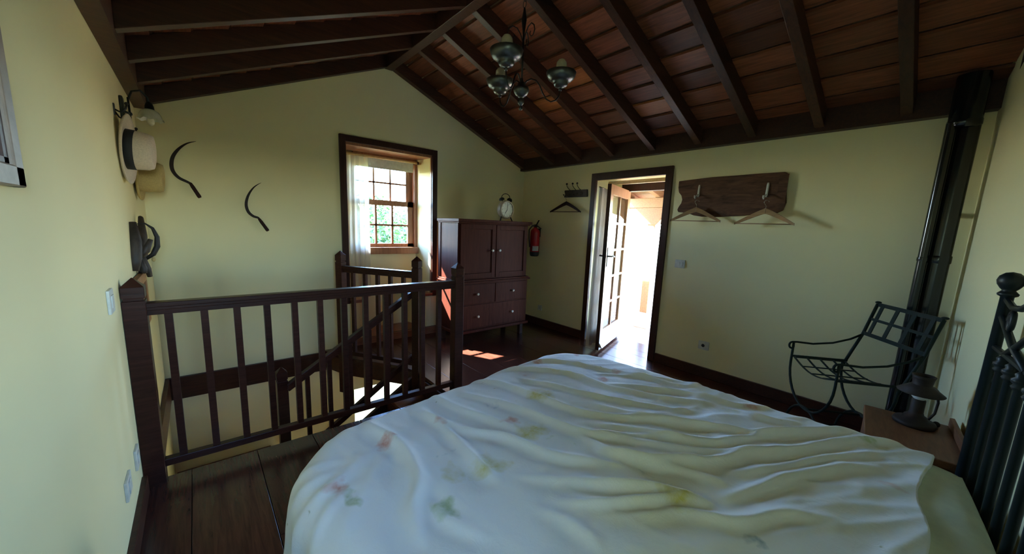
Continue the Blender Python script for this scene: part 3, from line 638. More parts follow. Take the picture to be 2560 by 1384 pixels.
# hats
def hat(y, z, label, crown_r, brim_r, crown_h, mat, band, tilt):
    t = thing('straw_hat', label, 'hat', (0.02, y, z), 0, 'hats hanging on the side wall')
    ax = Vector((1, tilt, -.06)).normalized(); c = Vector((0.022, y, z))
    b = MB(); b.lathe([(crown_r, 0), (crown_r+.02, -.002), (brim_r*.75, -.004), (brim_r*.93, .004), (brim_r, .016), (brim_r-.002, .020), (brim_r*.92, .009), (crown_r+.02, .004), (crown_r, .006)], c, ax, 40, (1.0, 1.15)); b.build('brim', mat, t)
    b = MB(); b.lathe([(crown_r, 0), (crown_r*1.0, crown_h*.35), (crown_r*.95, crown_h*.8), (crown_r*.86, crown_h*.97), (crown_r*.70, crown_h), (crown_r*.4, crown_h*.93), (.002, crown_h*.90)], c, ax, 36, (1.0, 1.15)); b.build('crown', mat, t)
    if band: 
        b = MB(); b.lathe([(crown_r+.001, .004), (crown_r+.003, .006), (crown_r+.002, .045), (crown_r-.001, .047)], c, ax, 36, (1.0, 1.15)); b.build('hat_band', 'hat_band', t)
    return t
hat(3.24, 1.80, 'pale straw hat with a black band', .098, .175, .125, 'straw_white', True, -.10)
hat(3.78, 1.69, 'yellow woven straw hat behind the banded one', .095, .150, .135, 'straw', False, -.06)
for (y, z, lab) in ((3.15, 2.00, 'small metal peg above the banded straw hat'), (3.55, 1.93, 'small metal peg between the two straw hats')):
    t = thing('hat_peg', lab, 'hook', (0, y, z), 0, 'hat pegs on the side wall')
    MB().box((0, y-.015, z-.03), (.006, y+.015, z+.03)).build('backplate', 'dark_metal', t)
    b = MB(); b.tube([(.004, y, z), (.03, y, z-.012), (.05, y, z+.012), (.055, y, z+.035)], .005, 8).ball((.055, y, z+.04), .009); b.tube([(.004, y, z-.01), (.02, y, z-.04), (.035, y, z-.045)], .004, 8); b.build('prong', 'dark_metal', t)

# carved wooden yoke with leather strap
yk = thing('carved_harness_piece', 'dark carved wooden harness piece with a leather strap', 'harness', (0, 3.25, 1.1))
b = MB(); b.tube([(.012, 3.12, 1.085), (.016, 3.13, 1.16), (.020, 3.17, 1.26), (.014, 3.22, 1.37)], [.010, .020, .020, .012], 10, flat=1.6); b.build('side_board', 'tool', yk)
b = MB(); b.tube([(.020, 3.30, 1.05), (.030, 3.36, 1.16), (.034, 3.45, 1.28), (.028, 3.55, 1.395)], [.014, .026, .024, .014], 10, flat=1.6); b.build('side_board', 'tool', yk)
b = MB(); b.tube([(.030, 3.2, 1.16), (.06, 3.2, 1.20), (.088, 3.2, 1.27)], [.014, .02, .012], 8); b.tube([(.035, 3.24, 1.17), (.055, 3.26, 1.08), (.060, 3.27, 1.03)], [.015, .017, .013], 8)
b.tube([(.03, 3.18, 1.15), (.046, 3.18, 1.09), (.044, 3.17, 1.065)], [.015, .016, .013], 8); b.build('carved_prongs', 'tool', yk)
b = MB(); b.tube([(.028, 3.3, 1.36), (.062, 3.3, 1.365), (.095, 3.3, 1.335), (.112, 3.3, 1.28), (.108, 3.3, 1.22), (.085, 3.3, 1.17), (.05, 3.3, 1.14)], [.004, .006, .012, .018, .022, .020, .012], 8, flat=.7); b.build('strap', 'leather', yk)
b = MB(); b.ball((.084, 3.3, 1.135), .010, (1, 1, 1.4)); b.build('tassel', 'straw', yk)

# wall sconce
sc = thing('wall_sconce', 'dark iron wall lamp with a scalloped white glass shade', 'lamp', (0, 3.5, 1.97))
MB().box((0, 3.43, 1.97), (.018, 3.50, 2.14)).build('wall_plate', 'iron', sc, bevel=.006)
b = MB(); b.tube([(.032, 3.56, 2.16), (.034, 3.56, 2.05), (.036, 3.56, 1.93), (.040, 3.56, 1.87)], .006, 8).ball((.034, 3.56, 2.06), .013); b.tube([(.015, 3.5, 2.06), (.034, 3.56, 2.06)], .007, 8)
b.tube([(.033, 3.56, 2.15), (.05, 3.60, 2.21), (.09, 3.64, 2.235), (.12, 3.66, 2.20), (.125, 3.66, 2.16)], .006, 8); b.build('arm', 'iron', sc)
b = MB(); b.lathe([(.008, .05), (.018, .04), (.024, .02), (.026, 0)], (.125, 3.66, 2.125), (0, 0, 1), 18); b.build('cap', 'iron', sc)
n_ = 48; prof = [(.026, 0), (.045, -.012), (.055, -.035), (.060, -.055), (.068, -.068)]; vs = []; b = MB()
for r_, h_ in prof:
    for k in range(n_):
        a = 2*math.pi*k/n_; rr = r_*(1 + .07*abs(math.sin(4*a))*(h_ < -.03)); vs.append((.125+rr*math.cos(a), 3.66+rr*math.sin(a), 2.125+h_ - .006*math.cos(8*a)*(h_ < -.06)))
b.add(vs, [(i*n_+k, i*n_+(k+1) % n_, (i+1)*n_+(k+1) % n_, (i+1)*n_+k) for i in range(len(prof)-1) for k in range(n_)], True); b.build('glass_shade', 'glass_white', sc)
b = MB(); b.lathe([(.010, 0), (.014, -.03), (.020, -.05), (.018, -.075), (.008, -.088), (.001, -.09)], (.125, 3.66, 2.11), (0, 0, 1), 16); b.build('bulb', 'bulb', sc)

# ------------------------------------------------------------------ wall-right items
bd = thing('wooden_board', 'weathered brown board with a scalloped end on the wall beside the door', 'board', (4.165, 1.45, 1.78))
top = [(1.925, 1.955), (1.80, 1.962), (1.60, 1.972), (1.40, 1.972), (1.20, 1.974), (1.02, 1.972), (1.000, 1.955)]
low = [(0.998, 1.83), (.985, 1.72), (1.00, 1.655), (1.05, 1.628), (1.14, 1.630), (1.30, 1.612), (1.50, 1.598), (1.66, 1.600), (1.74, 1.612), (1.80, 1.635), (1.90, 1.645), (1.912, 1.67), (1.900, 1.70), (1.878, 1.735), (1.872, 1.77), (1.885, 1.81), (1.915, 1.845), (1.925, 1.89)]
nn = (top + low)[::-1]
b = MB(); b.prism([(p[0], p[1]) for p in nn], YZ, 4.148, 4.179); b.build('plank', 'board_old', bd, bevel=.006)
MB().box((4.1455, .990, 1.66), (4.149, 1.055, 1.955)).build('end_batten', 'board_old', bd)
for i, (y, zt, zb) in enumerate(((1.712, 1.905, 1.770), (1.132, 1.890, 1.748))):
    t = thing('hanger_hook', ['pale metal peg nearer to the door on the brown board', 'pale metal peg farther from the door on the brown board'][i], 'hook', (4.148, y, zb), 0, 'pegs on the brown board')
    b = MB(); b.tube([(4.143, y, zb+.02), (4.143, y, zb+.04), (4.143, y-.002, zt-.02), (4.143, y-.002, zt)], [.006, .010, .010, .007], 10); b.build('backplate', 'white_plastic', t)
    b = MB(); b.tube([(4.14, y, zb+.045), (4.11, y, zb+.03), (4.08, y, zb+.002), (4.068, y, zb+.012), (4.066, y, zb+.03)], [.005, .006, .006, .006, .005], 8); b.build('prong', 'white_plastic', t)
    MB().box((4.138, y-.016, zb+.022), (4.143, y+.016, zb+.028)).build('screw_plate', 'black', t)
def hanger(x, y, zap, half, drop, mat, label, roty, group, hx=0.0, hz=.07, tilt=0):
    t = thing('clothes_hanger', label, 'hanger', (x, y, zap), roty, group)
    Mx = Matrix.Translation((x, y, zap)) @ Matrix.Rotation(roty, 4, 'Z') @ Matrix.Rotation(tilt, 4, 'X')
    b = MB(Mx); n = 14; vs = []
    for s_ in (1, -1):
        pts = []
        for k in range(n+1):
            f = k/n; yy = s_*half*f; zz = -drop*(f**1.15)*(1) + .0; wz = .030*(1-f)**.6 + .016; th = .006 + .002*(1-f)
            bow = -.020*f*f
            pts.append([(bow-th, yy, zz-wz), (bow+th, yy, zz-wz), (bow+th, yy, zz), (bow-th, yy, zz)])
        vs = [p for q_ in pts for p in q_]
        fs = [(i*4+k, i*4+(k+1) % 4, (i+1)*4+(k+1) % 4, (i+1)*4+k) for i in range(n) for k in range(4)] + [(0,1,2,3), (n*4+3, n*4+2, n*4+1, n*4)]
        b.add(vs, fs)
    b.build('shoulder_bar', mat, t, bevel=.002)
    b = MB(Mx); b.tube([(-.018, -half*.93, -drop-.008), (-.018, half*.93, -drop-.008)], .0045, 8); b.build('trouser_bar', mat, t)
    b = MB(Mx); b.tube([(0, 0, -.005), (0, 0, .02), (0, .010, .032)] + [(hx, .012+.018*math.cos(a)-.012, .050+.018*math.sin(a)) for a in [(-60+30*k)*math.pi/180 for k in range(9)]], .002, 6); b.build('hook', 'chrome', t)
    return t
hanger(4.085, 1.690, 1.688, .225, .125, 'hanger', 'beech wood hanger nearer to the door, on the brown board', math.radians(12), 'wooden hangers on the brown board')
hanger(4.085, 1.105, 1.670, .222, .125, 'hanger', 'beech wood hanger farther from the door, on the brown board', math.radians(0), 'wooden hangers on the brown board')
rk = thing('hook_rack', 'dark carved hook rack on the wall between wardrobe and door', 'rack', (4.17, 3.29, 1.89))
b = MB(); b.prism([(3.485, 1.845), (3.10, 1.842), (3.098, 1.860), (3.105, 1.935), (3.48, 1.938), (3.486, 1.92), (3.474, 1.90), (3.470, 1.88), (3.480, 1.862)], YZ, 4.156, 4.178); b.build('backplate', 'tool', rk, bevel=.004)
b = MB(); b.ball((4.155, 3.20, 1.89), .028, (.3, 1.2, .8)).ball((4.155, 3.28, 1.885), .024, (.3, 1.5, .6)).ball((4.155, 3.36, 1.885), .020, (.3, 1.3, .7)); b.build('carved_relief', 'tool', rk)
for y in (3.41, 3.31, 3.235):
    b = MB(); b.tube([(4.155, y-.03, 1.93), (4.13, y-.015, 1.955), (4.115, y, 1.985), (4.113, y, 2.005)], .004, 8).ball((4.112, y, 2.012), .0125); b.build('upper_hook', 'rust', rk); b = MB(); b.tube([(4.155, y-.02, 1.86), (4.10, y+.01, 1.845), (4.085, y+.02, 1.87)], .004, 8).ball((4.084, y+.02, 1.873), .008); b.build('lower_hook', 'rust', rk)
hanger(4.075, 3.365, 1.785, .235, .125, 'hanger_dark', 'dark wooden hanger under the carved hook rack', math.radians(8), None)
ls_ = thing('light_switch', 'white double light switch on the wall right beside the door', 'switch', (4.18, 1.828, 1.116))
MB().box((4.165, 1.778, 1.074), (4.18, 1.882, 1.158)).build('cover_plate', 'white_plastic', ls_, bevel=.003)
for y in (1.812, 1.845): MB().box((4.160, y-.0145, 1.092), (4.165, y+.0145, 1.140)).build('rocker', 'white_plastic', ls_, bevel=.001)
so = thing('power_socket', 'white power socket above the skirting between door and chair', 'socket', (4.18, 1.498, .322))
MB().box((4.165, 1.447, .280), (4.18, 1.549, .366)).build('cover_plate', 'white_plastic', so, bevel=.003)
b = MB(); b.lathe([(.001, .004), (.019, .004), (.022, -.002)], (4.165, 1.50, .323), (-1, 0, 0), 24); b.build('socket_well', 'dial', so)
b = MB(); b.lathe([(.001, 0), (.016, 0)], (4.1605, 1.50, .323), (-1, 0, 0), 20); b.build('socket_hole', 'black', so)
s2 = thing('power_socket', 'small white socket low beside the wardrobe', 'socket', (4.18, 3.85, .26))
MB().box((4.168, 3.81, .22), (4.18, 3.89, .30)).build('cover_plate', 'white_plastic', s2, bevel=.003); MB().box((4.165, 3.835, .245), (4.168, 3.865, .275)).build('socket_well', 'label', s2)

# ------------------------------------------------------------------ chandelier
ch = thing('chandelier', 'hanging pewter chandelier with three cups and bare bulbs', 'chandelier', (2.09, 2.065, RIDGE-.02))
hx_, hy_ = 2.09, 2.065
def at(prof): return [(r, z) for r, z in prof]
b = MB(); b.lathe([(.001, 2.222), (.010, 2.226), (.014, 2.236), (.010, 2.248), (.006, 2.252), (.010, 2.256), (.020, 2.268), (.023, 2.282), (.018, 2.296), (.009, 2.304), (.020, 2.308), (.040, 2.322), (.052, 2.345), (.054, 2.352), (.050, 2.368), (.030, 2.378), (.026, 2.40), (.012, 2.408), (.008, 2.43)], (hx_, hy_, 0), (0, 0, 1), 28); b.build('hub', 'pewter', ch)
b = MB(); b.tube([(hx_, hy_, 2.40), (hx_, hy_, 2.72)], .0065, 10); b.lathe([(.006, 2.70), (.016, 2.775), (.018, 2.785), (.006, 2.86), (.002, 2.865)], (hx_, hy_, 0), (0, 0, 1), 10); b.build('stem', 'dark_metal', ch)
for k in range(3):
    a = math.radians(30+120*k); dx, dy = math.cos(a), math.sin(a)
    b = MB(); pts = []
    for (r, z) in [(.006, 2.66), (.020, 2.70), (.045, 2.735), (.075, 2.745), (.100, 2.725), (.108, 2.695), (.095, 2.668), (.075, 2.665), (.062, 2.682), (.068, 2.70)]: pts.append((hx_+dx*r, hy_+dy*r, z))
    b.tube(pts, [.004]*6+[.003]*4, 6); b.build('scroll', 'dark_metal', ch)
links = MB(); z = 2.865; k = 0
while z < RIDGE-.05:
    u = Vector((1, 0, 0)) if k % 2 else Vector((0, 1, 0)); Rr = .011 if k else .016
    links.tube([Vector((hx_, hy_, z+Rr*1.3)) + u*Rr*math.cos(t_) + Vector((0, 0, 1))*Rr*1.5*math.sin(t_) for t_ in [2*math.pi*i/12 for i in range(12)]], .0022, 5, closed=True)
    z += Rr*2.25; k += 1
links.build('chain', 'dark_metal', ch, kind='stuff')
b = MB(); b.lathe([(.001, 0), (.035, 0), (.03, -.015), (.01, -.03), (.004, -.04)], (hx_, hy_, RIDGE-.022), (0, 0, 1), 18); b.build('ceiling_cap', 'dark_metal', ch)
for k in range(3):
    an = math.radians((208, 84, 330)[k]); dx, dy = math.cos(an), math.sin(an)
    arm = [(.015, 2.385), (.035, 2.415), (.065, 2.432), (.100, 2.425), (.128, 2.395), (.150, 2.350), (.178, 2.312), (.212, 2.298), (.245, 2.310), (.268, 2.340), (.275, 2.375)]
    b = MB(); b.tube([(hx_+dx*r, hy_+dy*r, z) for r, z in arm], .0048, 8); am = b.build('arm', 'dark_metal', ch)
    px_, py_ = hx_+dx*.275, hy_+dy*.275
    b = MB(); b.lathe([(.001, 2.372), (.010, 2.376), (.012, 2.386), (.006, 2.394), (.026, 2.396), (.042, 2.404), (.050, 2.418), (.049, 2.430), (.066, 2.435), (.086, 2.449), (.097, 2.468), (.103, 2.490), (.101, 2.493), (.095, 2.470), (.084, 2.453), (.064, 2.439), (.04, 2.434), (.001, 2.434)], (px_, py_, 0), (0, 0, 1), 36); b.build('cup_shade', 'pewter', am)
    b = MB(); b.lathe([(.026, 2.436), (.027, 2.50), (.034, 2.515), (.037, 2.535), (.034, 2.556), (.022, 2.573), (.008, 2.580), (.001, 2.581)], (px_, py_, 0), (0, 0, 1), 22); b.build('bulb', 'bulb', am)

# ------------------------------------------------------------------ stove pipe
sp = thing('stove_pipe', 'tall glossy black stovepipe in the corner by the bed', 'pipe', (4.03, 0.09, 0))
b = MB(); b.lathe([(.055, 0), (.055, 2.16)], (4.04, .075, 0), (0, 0, 1), 28); b.build('main_pipe', 'pipe', sp)
b = MB(); b.lathe([(.024, 0), (.024, 2.17)], (3.985, .142, 0), (0, 0, 1), 20); b.build('side_pipe', 'pipe', sp)
b = MB(); b.lathe([(.058, 1.30), (.060, 1.305), (.060, 1.345), (.058, 1.35)], (4.04, .075, 0), (0, 0, 1), 28); b.lathe([(.026, 1.31), (.027, 1.313), (.027, 1.33), (.026, 1.335)], (3.985, .142, 0), (0, 0, 1), 20); b.build('joint_ring', 'pipe', sp)
b = MB(); b.lathe([(.058, 2.14), (.075, 2.155), (.075, 2.185), (.072, 2.19), (.072, 2.45)], (4.025, .092, 0), (0, 0, 1), 28); b.build('ceiling_collar', 'pipe', sp)
MB().box((4.09, .06, 1.60), (4.179, .09, 1.63)).build('wall_bracket', 'pipe', sp)

# ------------------------------------------------------------------ iron chair
CA, CB, BA, BB = Vector((3.73, .69, 0)), Vector((3.36, .37, 0)), Vector((4.0, .36, 0)), Vector((3.63, .04, 0))
ic = thing('iron_armchair', 'black wrought iron armchair with curved cross legs by the stovepipe', 'chair', (3.68, .365, 0))
def P3(s_, d_, z): # s 0..1 A->B , d 0..1 front->back
    f = CA.lerp(CB, s_); bk = BA.lerp(BB, s_); p = f.lerp(bk, d_); return Vector((p.x, p.y, z))
for d_ in (0.0, 0.80):
    b = MB(); pts = [P3(0, d_, .65), P3(0, d_, .56)]
    for k in range(17):
        a = math.pi*k/16; pts.append(P3(.5-.5*math.cos(a), d_, .50 - .27*math.sin(a)))
    if d_ == 0: pts += [P3(1, d_, .56), P3(1, d_, .65)]
    else: pts = [P3(0, d_, .54)] + pts[2:] + [P3(1, d_, .54)]
    b.tube(pts, .0085, 8); b.build('curved_leg', 'chair_iron', ic)
    b = MB(); pts = [P3(.5-.42*math.cos(math.pi*k/16), d_, .235*math.sin(math.pi*k/16)+.008) for k in range(17)]
    b.tube(pts, .0085, 8); b.build('foot_arch', 'chair_iron', ic)
b = MB(); b.tube([P3(.5, 0, .235), P3(.5, .8, .235)], .007, 8); b.build('stretcher', 'chair_iron', ic)
b = MB(); b.tube([P3(.10, 0, .05), P3(.10, .8, .05)], .006, 8); b.build('stretcher', 'chair_iron', ic)
for s_ in (0.0, 1.0):
    b = MB(); pts = [P3(s_, 1.15, .985), P3(s_, 1.02, .76), P3(s_, .90, .62), P3(s_, .80, .50)]
    b.tube(pts, .010, 8); b.ball(P3(s_, 1.155, .995), .018, (1, 1, .5)); b.build('back_post', 'chair_iron', ic)
    b = MB(); sc_ = [P3(s_, -.02 - .055*math.sin(a)*(1-a/9) , .625 + .028*math.cos(a)*(1-a/12)) for a in [i*.5 for i in range(12)]][::-1]
    b.tube(sc_ + [P3(s_, 0.05, .655), P3(s_, .3, .65), P3(s_, .6, .67), P3(s_, .85, .71), P3(s_, 1.02, .755)], .0075, 8); b.build('armrest', 'chair_iron', ic)
    b = MB(); b.tube([P3(s_, 0, .545), P3(s_, .86, .545)], .008, 8); b.build('seat_rail', 'chair_iron', ic)
def sag(s_): return .543 - .05*math.sin(math.pi*s_)
for d_ in (0.02, .22, .42, .62, .80):
    b = MB(); b.tube([P3(.04+.92*k/10, d_, sag(k/10)) for k in range(11)], .009, 6, flat=.45); b.build('seat_strap', 'chair_iron', ic)
for s_ in (.04, .27, .5, .73, .96):
    b = MB(); b.tube([P3(s_, .02, sag(s_)+.004), P3(s_, .80, sag(s_)+.004)], .009, 6, flat=.45); b.build('seat_strap', 'chair_iron', ic)
def bk(s_, h): return P3(s_, 1.02+.13*h, .765 + .215*h)
for h in (0.0, .5, 1.0):
    b = MB(); b.beam(bk(.0, h) + Vector((0, 0, 0)), bk(1.0, h), .006, .026 if h != .5 else .018); b.build('back_slat', 'chair_iron', ic)
for s_ in (.10, .36, .62, .88):
    b = MB(); b.beam(bk(s_, 0), bk(s_, 1), .030, .005, up=(.6, -.75, 0)); b.build('back_slat', 'chair_iron', ic)

# ------------------------------------------------------------------ nightstand and lamp
ns = thing('nightstand', 'brown wooden nightstand in the corner between bed and wall', 'nightstand', (2.74, by(2.9)+.02, 0), math.atan(.12))
NM = Matrix.Translation((2.74, by(2.74)+.025, 0)) @ Matrix.Rotation(math.atan(.12), 4, 'Z')
MB(NM).box((0.0, 0, .465), (.50, .335, .50)).build('tabletop', 'night', ns, bevel=.004)
MB(NM).box((0.0, 0, .50), (.50, .018, .545)).build('back_rail', 'night', ns, bevel=.003)
MB(NM).box((0.02, .015, .08), (.48, .32, .465)).build('body', 'night', ns, bevel=.003)
for (x, y) in ((.02, .02), (.44, .02), (.02, .28), (.44, .28)): MB(NM).box((x, y, 0), (x+.04, y+.035, .08)).build('foot', 'night', ns)
dd = MB(NM).box((.04, .32, .30), (.46, .33, .45)).build('drawer', 'night', ns, bevel=.003)
b = MB(NM); b.ball((.25, .340, .375), .012); b.build('knob', 'dark_metal', dd)
ol = thing('oil_lamp', 'small rusty metal oil lamp on the nightstand', 'lamp', (3.10, .02, .50))
lx, ly = 3.10, .015
b = MB(); b.lathe([(.001, .502), (.078, .502), (.082, .512), (.076, .525), (.050, .532), (.042, .548), (.030, .556), (.026, .57)], (lx, ly, 0), (0, 0, 1), 28); b.build('base', 'rust', ol)
b = MB(); b.lathe([(.026, .56), (.026, .635), (.020, .64)], (lx, ly, 0), (0, 0, 1), 20); b.build('fuel_column', 'rust', ol)
b = MB(); b.lathe([(.020, .638), (.030, .650), (.034, .668), (.030, .69), (.024, .72)], (lx, ly, 0), (0, 0, 1), 20); b.build('glass_chimney', 'blue_glass', ol)
b = MB(); b.lathe([(.085, .672), (.088, .676), (.040, .715), (.036, .72), (.040, .75), (.044, .765), (.038, .765), (.034, .72), (.082, .674)], (lx, ly, 0), (0, 0, 1), 28); b.build('lamp_shade', 'rust', ol)
b = MB(); b.tube([(lx+.055, ly-.045, .525), (lx+.075, ly-.062, .56), (lx+.080, ly-.066, .62), (lx+.066, ly-.055, .685), (lx+.050, ly-.04, .70)], .0055, 8).ball((lx+.05, ly-.075, .515), .015); b.build('handle', 'rust', ol)

# ------------------------------------------------------------------ bed
H0 = Vector((.71, -.39, 0)); BA_ = .1194
BM = Matrix.Translation(H0) @ Matrix.Rotation(BA_, 4, 'Z')
bed = thing('iron_bed', 'dark iron double bed with tall barred headboard', 'bed', tuple(H0), BA_)
MB(BM).box((.14, .03, .30), (1.88, 1.86, .495)).build('mattress', 'mattress', bed, bevel=.03)
MB(BM).box((.12, .0, .22), (.16, 1.88, .30)).build('side_rail', 'iron_bed', bed); MB(BM).box((1.86, .0, .22), (1.90, 1.88, .30)).build('side_rail', 'iron_bed', bed)
MB(BM).box((.16, .1, .24), (1.86, 1.86, .295)).build('slatted_base', 'night', bed)
for (x, y) in ((.16, 1.80), (1.82, 1.80)): MB(BM).box((x-.02, y-.02, 0), (x+.02, y+.02, .24)).build('leg', 'iron_bed', bed)
def hbp(x, z, dy=0.0): # point on the headboard line, world x
    return Vector((x, by(x) + .058 + dy, z))
def hb_post(x):
    b = MB(); p = hbp(x, 0)
    b.lathe([(.022, 0), (.018, .03), (.0175, 1.235), (.026, 1.24), (.028, 1.247), (.022, 1.254), (.017, 1.26), (.024, 1.268), (.033, 1.283), (.036, 1.298), (.031, 1.315), (.018, 1.328), (.001, 1.332)], (p.x, p.y, 0), (0, 0, 1), 24); return b.build('bedpost', 'iron_bed', bed)
hb_post(2.71); hb_post(.86)
xs_ = [2.56-.117*k for k in range(15)]
for i, x in enumerate(xs_):
    p = hbp(x, 0); b = MB(); b.lathe([(.0125, .24), (.0125, .965), (.017, .970), (.021, .978), (.016, .986), (.023, .995), (.023, 1.003), (.015, 1.010), (.018, 1.02), (.009, 1.03)], (p.x, p.y, 0), (0, 0, 1), 14); b.build('headboard_bar', 'iron_bed', bed)
b = MB(); b.tube([hbp(2.71, .26), hbp(.86, .26)], .014, 10); b.build('lower_crossbar', 'iron_bed', bed)
b = MB(); b.tube([hbp(2.71, 1.035), hbp(.86, 1.035)], .010, 10); b.build('upper_crossbar', 'iron_bed', bed)
b = MB(); b.tube([hbp(2.71, 1.16), hbp(2.62, 1.125), hbp(2.5, 1.08), hbp(2.3, 1.035)], .012, 8); b.build('diagonal_bar', 'iron_bed', bed)
b = MB(); b.tube([hbp(2.56, 1.035), hbp(2.45, 1.09), hbp(2.3, 1.17), hbp(2.1, 1.25), hbp(1.785, 1.30), hbp(1.47, 1.25), hbp(1.2, 1.15), hbp(1.0, 1.04)], .011, 8); b.build('diagonal_bar', 'iron_bed', bed)
b = MB(); b.tube([hbp(2.70, 1.225), hbp(2.60, 1.205), hbp(2.5, 1.215), hbp(2.35, 1.27), hbp(2.1, 1.36), hbp(1.785, 1.40), hbp(1.47, 1.36), hbp(1.2, 1.27), hbp(1.05, 1.215), hbp(.87, 1.225)], .011, 8); b.build('top_rod', 'iron_bed', bed)
for xc in (2.585, .985):
    b = MB(); b.tube([hbp(xc+.020*math.cos(a)*(1-a/16)+0, 1.155+.040*math.sin(a)*(1-a/18)) for a in [i*.45 for i in range(20)]], .009, 6); b.build('scroll', 'iron_bed', bed)

# pillows under the duvet edge
for i, (u0, u1) in enumerate(((.14, .98), (1.02, 1.90))):
    t = thing('pillow', ['pale pillow at the near side of the bedhead', 'pale pillow at the far side of the bedhead'][i], 'pillow', tuple(BM @ Vector(((u0+u1)/2, .22, .5))), BA_, 'pillows on the iron bed')
    b = MB(BM); n, m_ = 28, 16; vs = []
    for sgn in (1, -1):
        for j in range(m_+1):
            for k in range(n+1):
                fu, fv = k/n*2-1, j/m_*2-1; h = (max(0, (1-fu**6)*(1-fv**4)))**.5
                zz = .513 + sgn*.040*h + .004*noise.noise(Vector((fu*4, fv*4, i)))
                vs.append(((u0+u1)/2 + fu*(u1-u0)/2*(1-.03*fv*fv), 0.165 + fv*.150*(1-.04*fu*fu), zz))
    st_ = (n+1)*(m_+1)
    fs = [(j*(n+1)+k, j*(n+1)+k+1, (j+1)*(n+1)+k+1, (j+1)*(n+1)+k) for j in range(m_) for k in range(n)]
    b.add(vs, fs + [tuple(st_+q_ for q_ in f[::-1]) for f in fs], True); b.build('pillow_case', 'sheet', t)

# duvet
FOLDS = [
 ([(0.99, 1.94), (1.06, 1.79), (1.07, 1.55), (1.07, 1.38), (1.1, 1.25), (1.24, 1.06), (1.41, 0.84)], 1.0),
 ([(0.83, 1.84), (0.88, 1.61), (0.91, 1.37), (0.94, 1.18), (1.06, 1.03), (1.28, 0.81)], 1.0),
 ([(0.53, 1.84), (0.57, 1.68), (0.6, 1.54), (0.68, 1.41), (0.7, 1.29), (0.71, 1.21), (0.75, 1.11), (0.82, 1.01), (0.86, 0.93)], 1.1),
 ([(0.57, 1.83), (0.54, 1.59), (0.5, 1.43), (0.48, 1.3), (0.47, 1.25)], 1.2),
 ([(0.33, 1.87), (0.34, 1.72), (0.33, 1.56), (0.28, 1.41), (0.2, 1.32), (0.16, 1.22)], 1.6),
 ([(0.54, 1.19), (0.61, 1.09), (0.68, 1.0), (0.75, 0.9), (0.82, 0.81), (0.86, 0.74)], 0.9),
 ([(0.47, 1.05), (0.49, 0.97), (0.49, 0.88), (0.48, 0.84)], 0.7),
 ([(0.54, 1.02), (0.63, 0.91), (0.75, 0.82), (0.9, 0.7)], 0.8),
 ([(0.91, 1.18), (0.9, 1.09), (0.88, 1.03), (0.92, 0.92), (1.09, 0.79)], 0.9),
 ([(1.12, 1.93), (1.31, 1.88), (1.46, 1.59), (1.46, 1.36), (1.54, 1.1), (1.66, 0.91)], 1.0),
 ([(1.37, 1.94), (1.57, 1.81), (1.7, 1.49), (1.79, 1.1), (1.89, 0.98)], 0.9),
 ([(0.71, 1.95), (0.7, 1.73), (0.73, 1.57), (0.76, 1.39)], 0.8),
 ([(0.25, 1.29), (0.25, 1.2), (0.28, 1.09)], 0.8),
 ([(1.2, 1.25), (1.25, 1.1), (1.32, 0.96), (1.44, 0.8), (1.55, 0.63), (1.78, 0.48), (1.92, 0.35)], 1.0),
 ([(1.04, 1.16), (1.14, 1.01), (1.19, 0.88), (1.29, 0.76), (1.42, 0.69), (1.63, 0.58), (1.82, 0.42)], 1.0),
 ([(0.97, 1.12), (1.05, 0.98), (1.13, 0.84), (1.25, 0.72), (1.37, 0.63)], 0.9),
 ([(0.87, 1.06), (0.9, 0.97), (1.05, 0.82), (1.17, 0.72), (1.31, 0.65), (1.5, 0.51), (1.75, 0.39), (1.93, 0.2)], 1.2),
 ([(0.9, 0.99), (0.94, 0.9), (1.0, 0.8), (1.02, 0.72), (1.03, 0.68)], 0.8),
 ([(0.95, 0.65), (1.1, 0.58), (1.22, 0.53), (1.37, 0.45), (1.52, 0.36), (1.6, 0.27)], 1.0),
 ([(0.7, 0.97), (0.79, 0.86), (0.85, 0.78), (0.88, 0.73)], 0.8),
 ([(0.62, 0.92), (0.73, 0.83), (0.81, 0.77), (0.88, 0.69), (0.88, 0.66)], 0.8),
 ([(1.13, 0.67), (1.23, 0.58), (1.38, 0.5), (1.55, 0.41), (1.72, 0.29)], 0.9),
 ([(1.48, 1.41), (1.57, 1.25), (1.71, 1.04), (1.77, 0.81), (1.88, 0.68)], 0.9),
 ([(1.6, 1.48), (1.72, 1.33), (1.84, 1.13), (1.85, 0.91), (1.82, 0.78)], 0.8),
 ([(1.7, 0.76), (1.71, 0.66), (1.8, 0.54)], 0.8),
 ([(1.20, 1.75), (1.25, 1.55), (1.28, 1.35), (1.38, 1.12), (1.52, 0.92)], 0.9),
 ([(0.59, 0.89), (0.7, 0.79), (0.79, 0.73), (0.86, 0.6), (1.01, 0.5), (1.1, 0.39)], 0.9)]
def smooth_poly(P, k=4):
    P = [Vector(p) for p in P]; Q = []
    for i in range(len(P)-1):
        p0, p1, p2, p3 = P[max(i-1, 0)], P[i], P[i+1], P[min(i+2, len(P)-1)]
        for j in range(k):
            u = j/k; Q.append(0.5*((2*p1) + (p2-p0)*u + (2*p0-5*p1+4*p2-p3)*u*u + (3*p1-p0-3*p2+p3)*u**3))
    return Q + [P[-1]]
import numpy as np
U0, U1, V0, V1 = -.42, 2.44, .16, 2.40
NU, NV = 400, 330
uu, vv = np.meshgrid(np.linspace(U0, U1, NU), np.linspace(V0, V1, NV))
vv = vv + np.where(vv < .6, (.6-vv)/.44*(.10*np.clip((1.6-uu)/1.2, 0, 1) - .04*np.clip((uu-1.4)/.5, 0, 1) + .02*np.sin(uu*9)), 0)
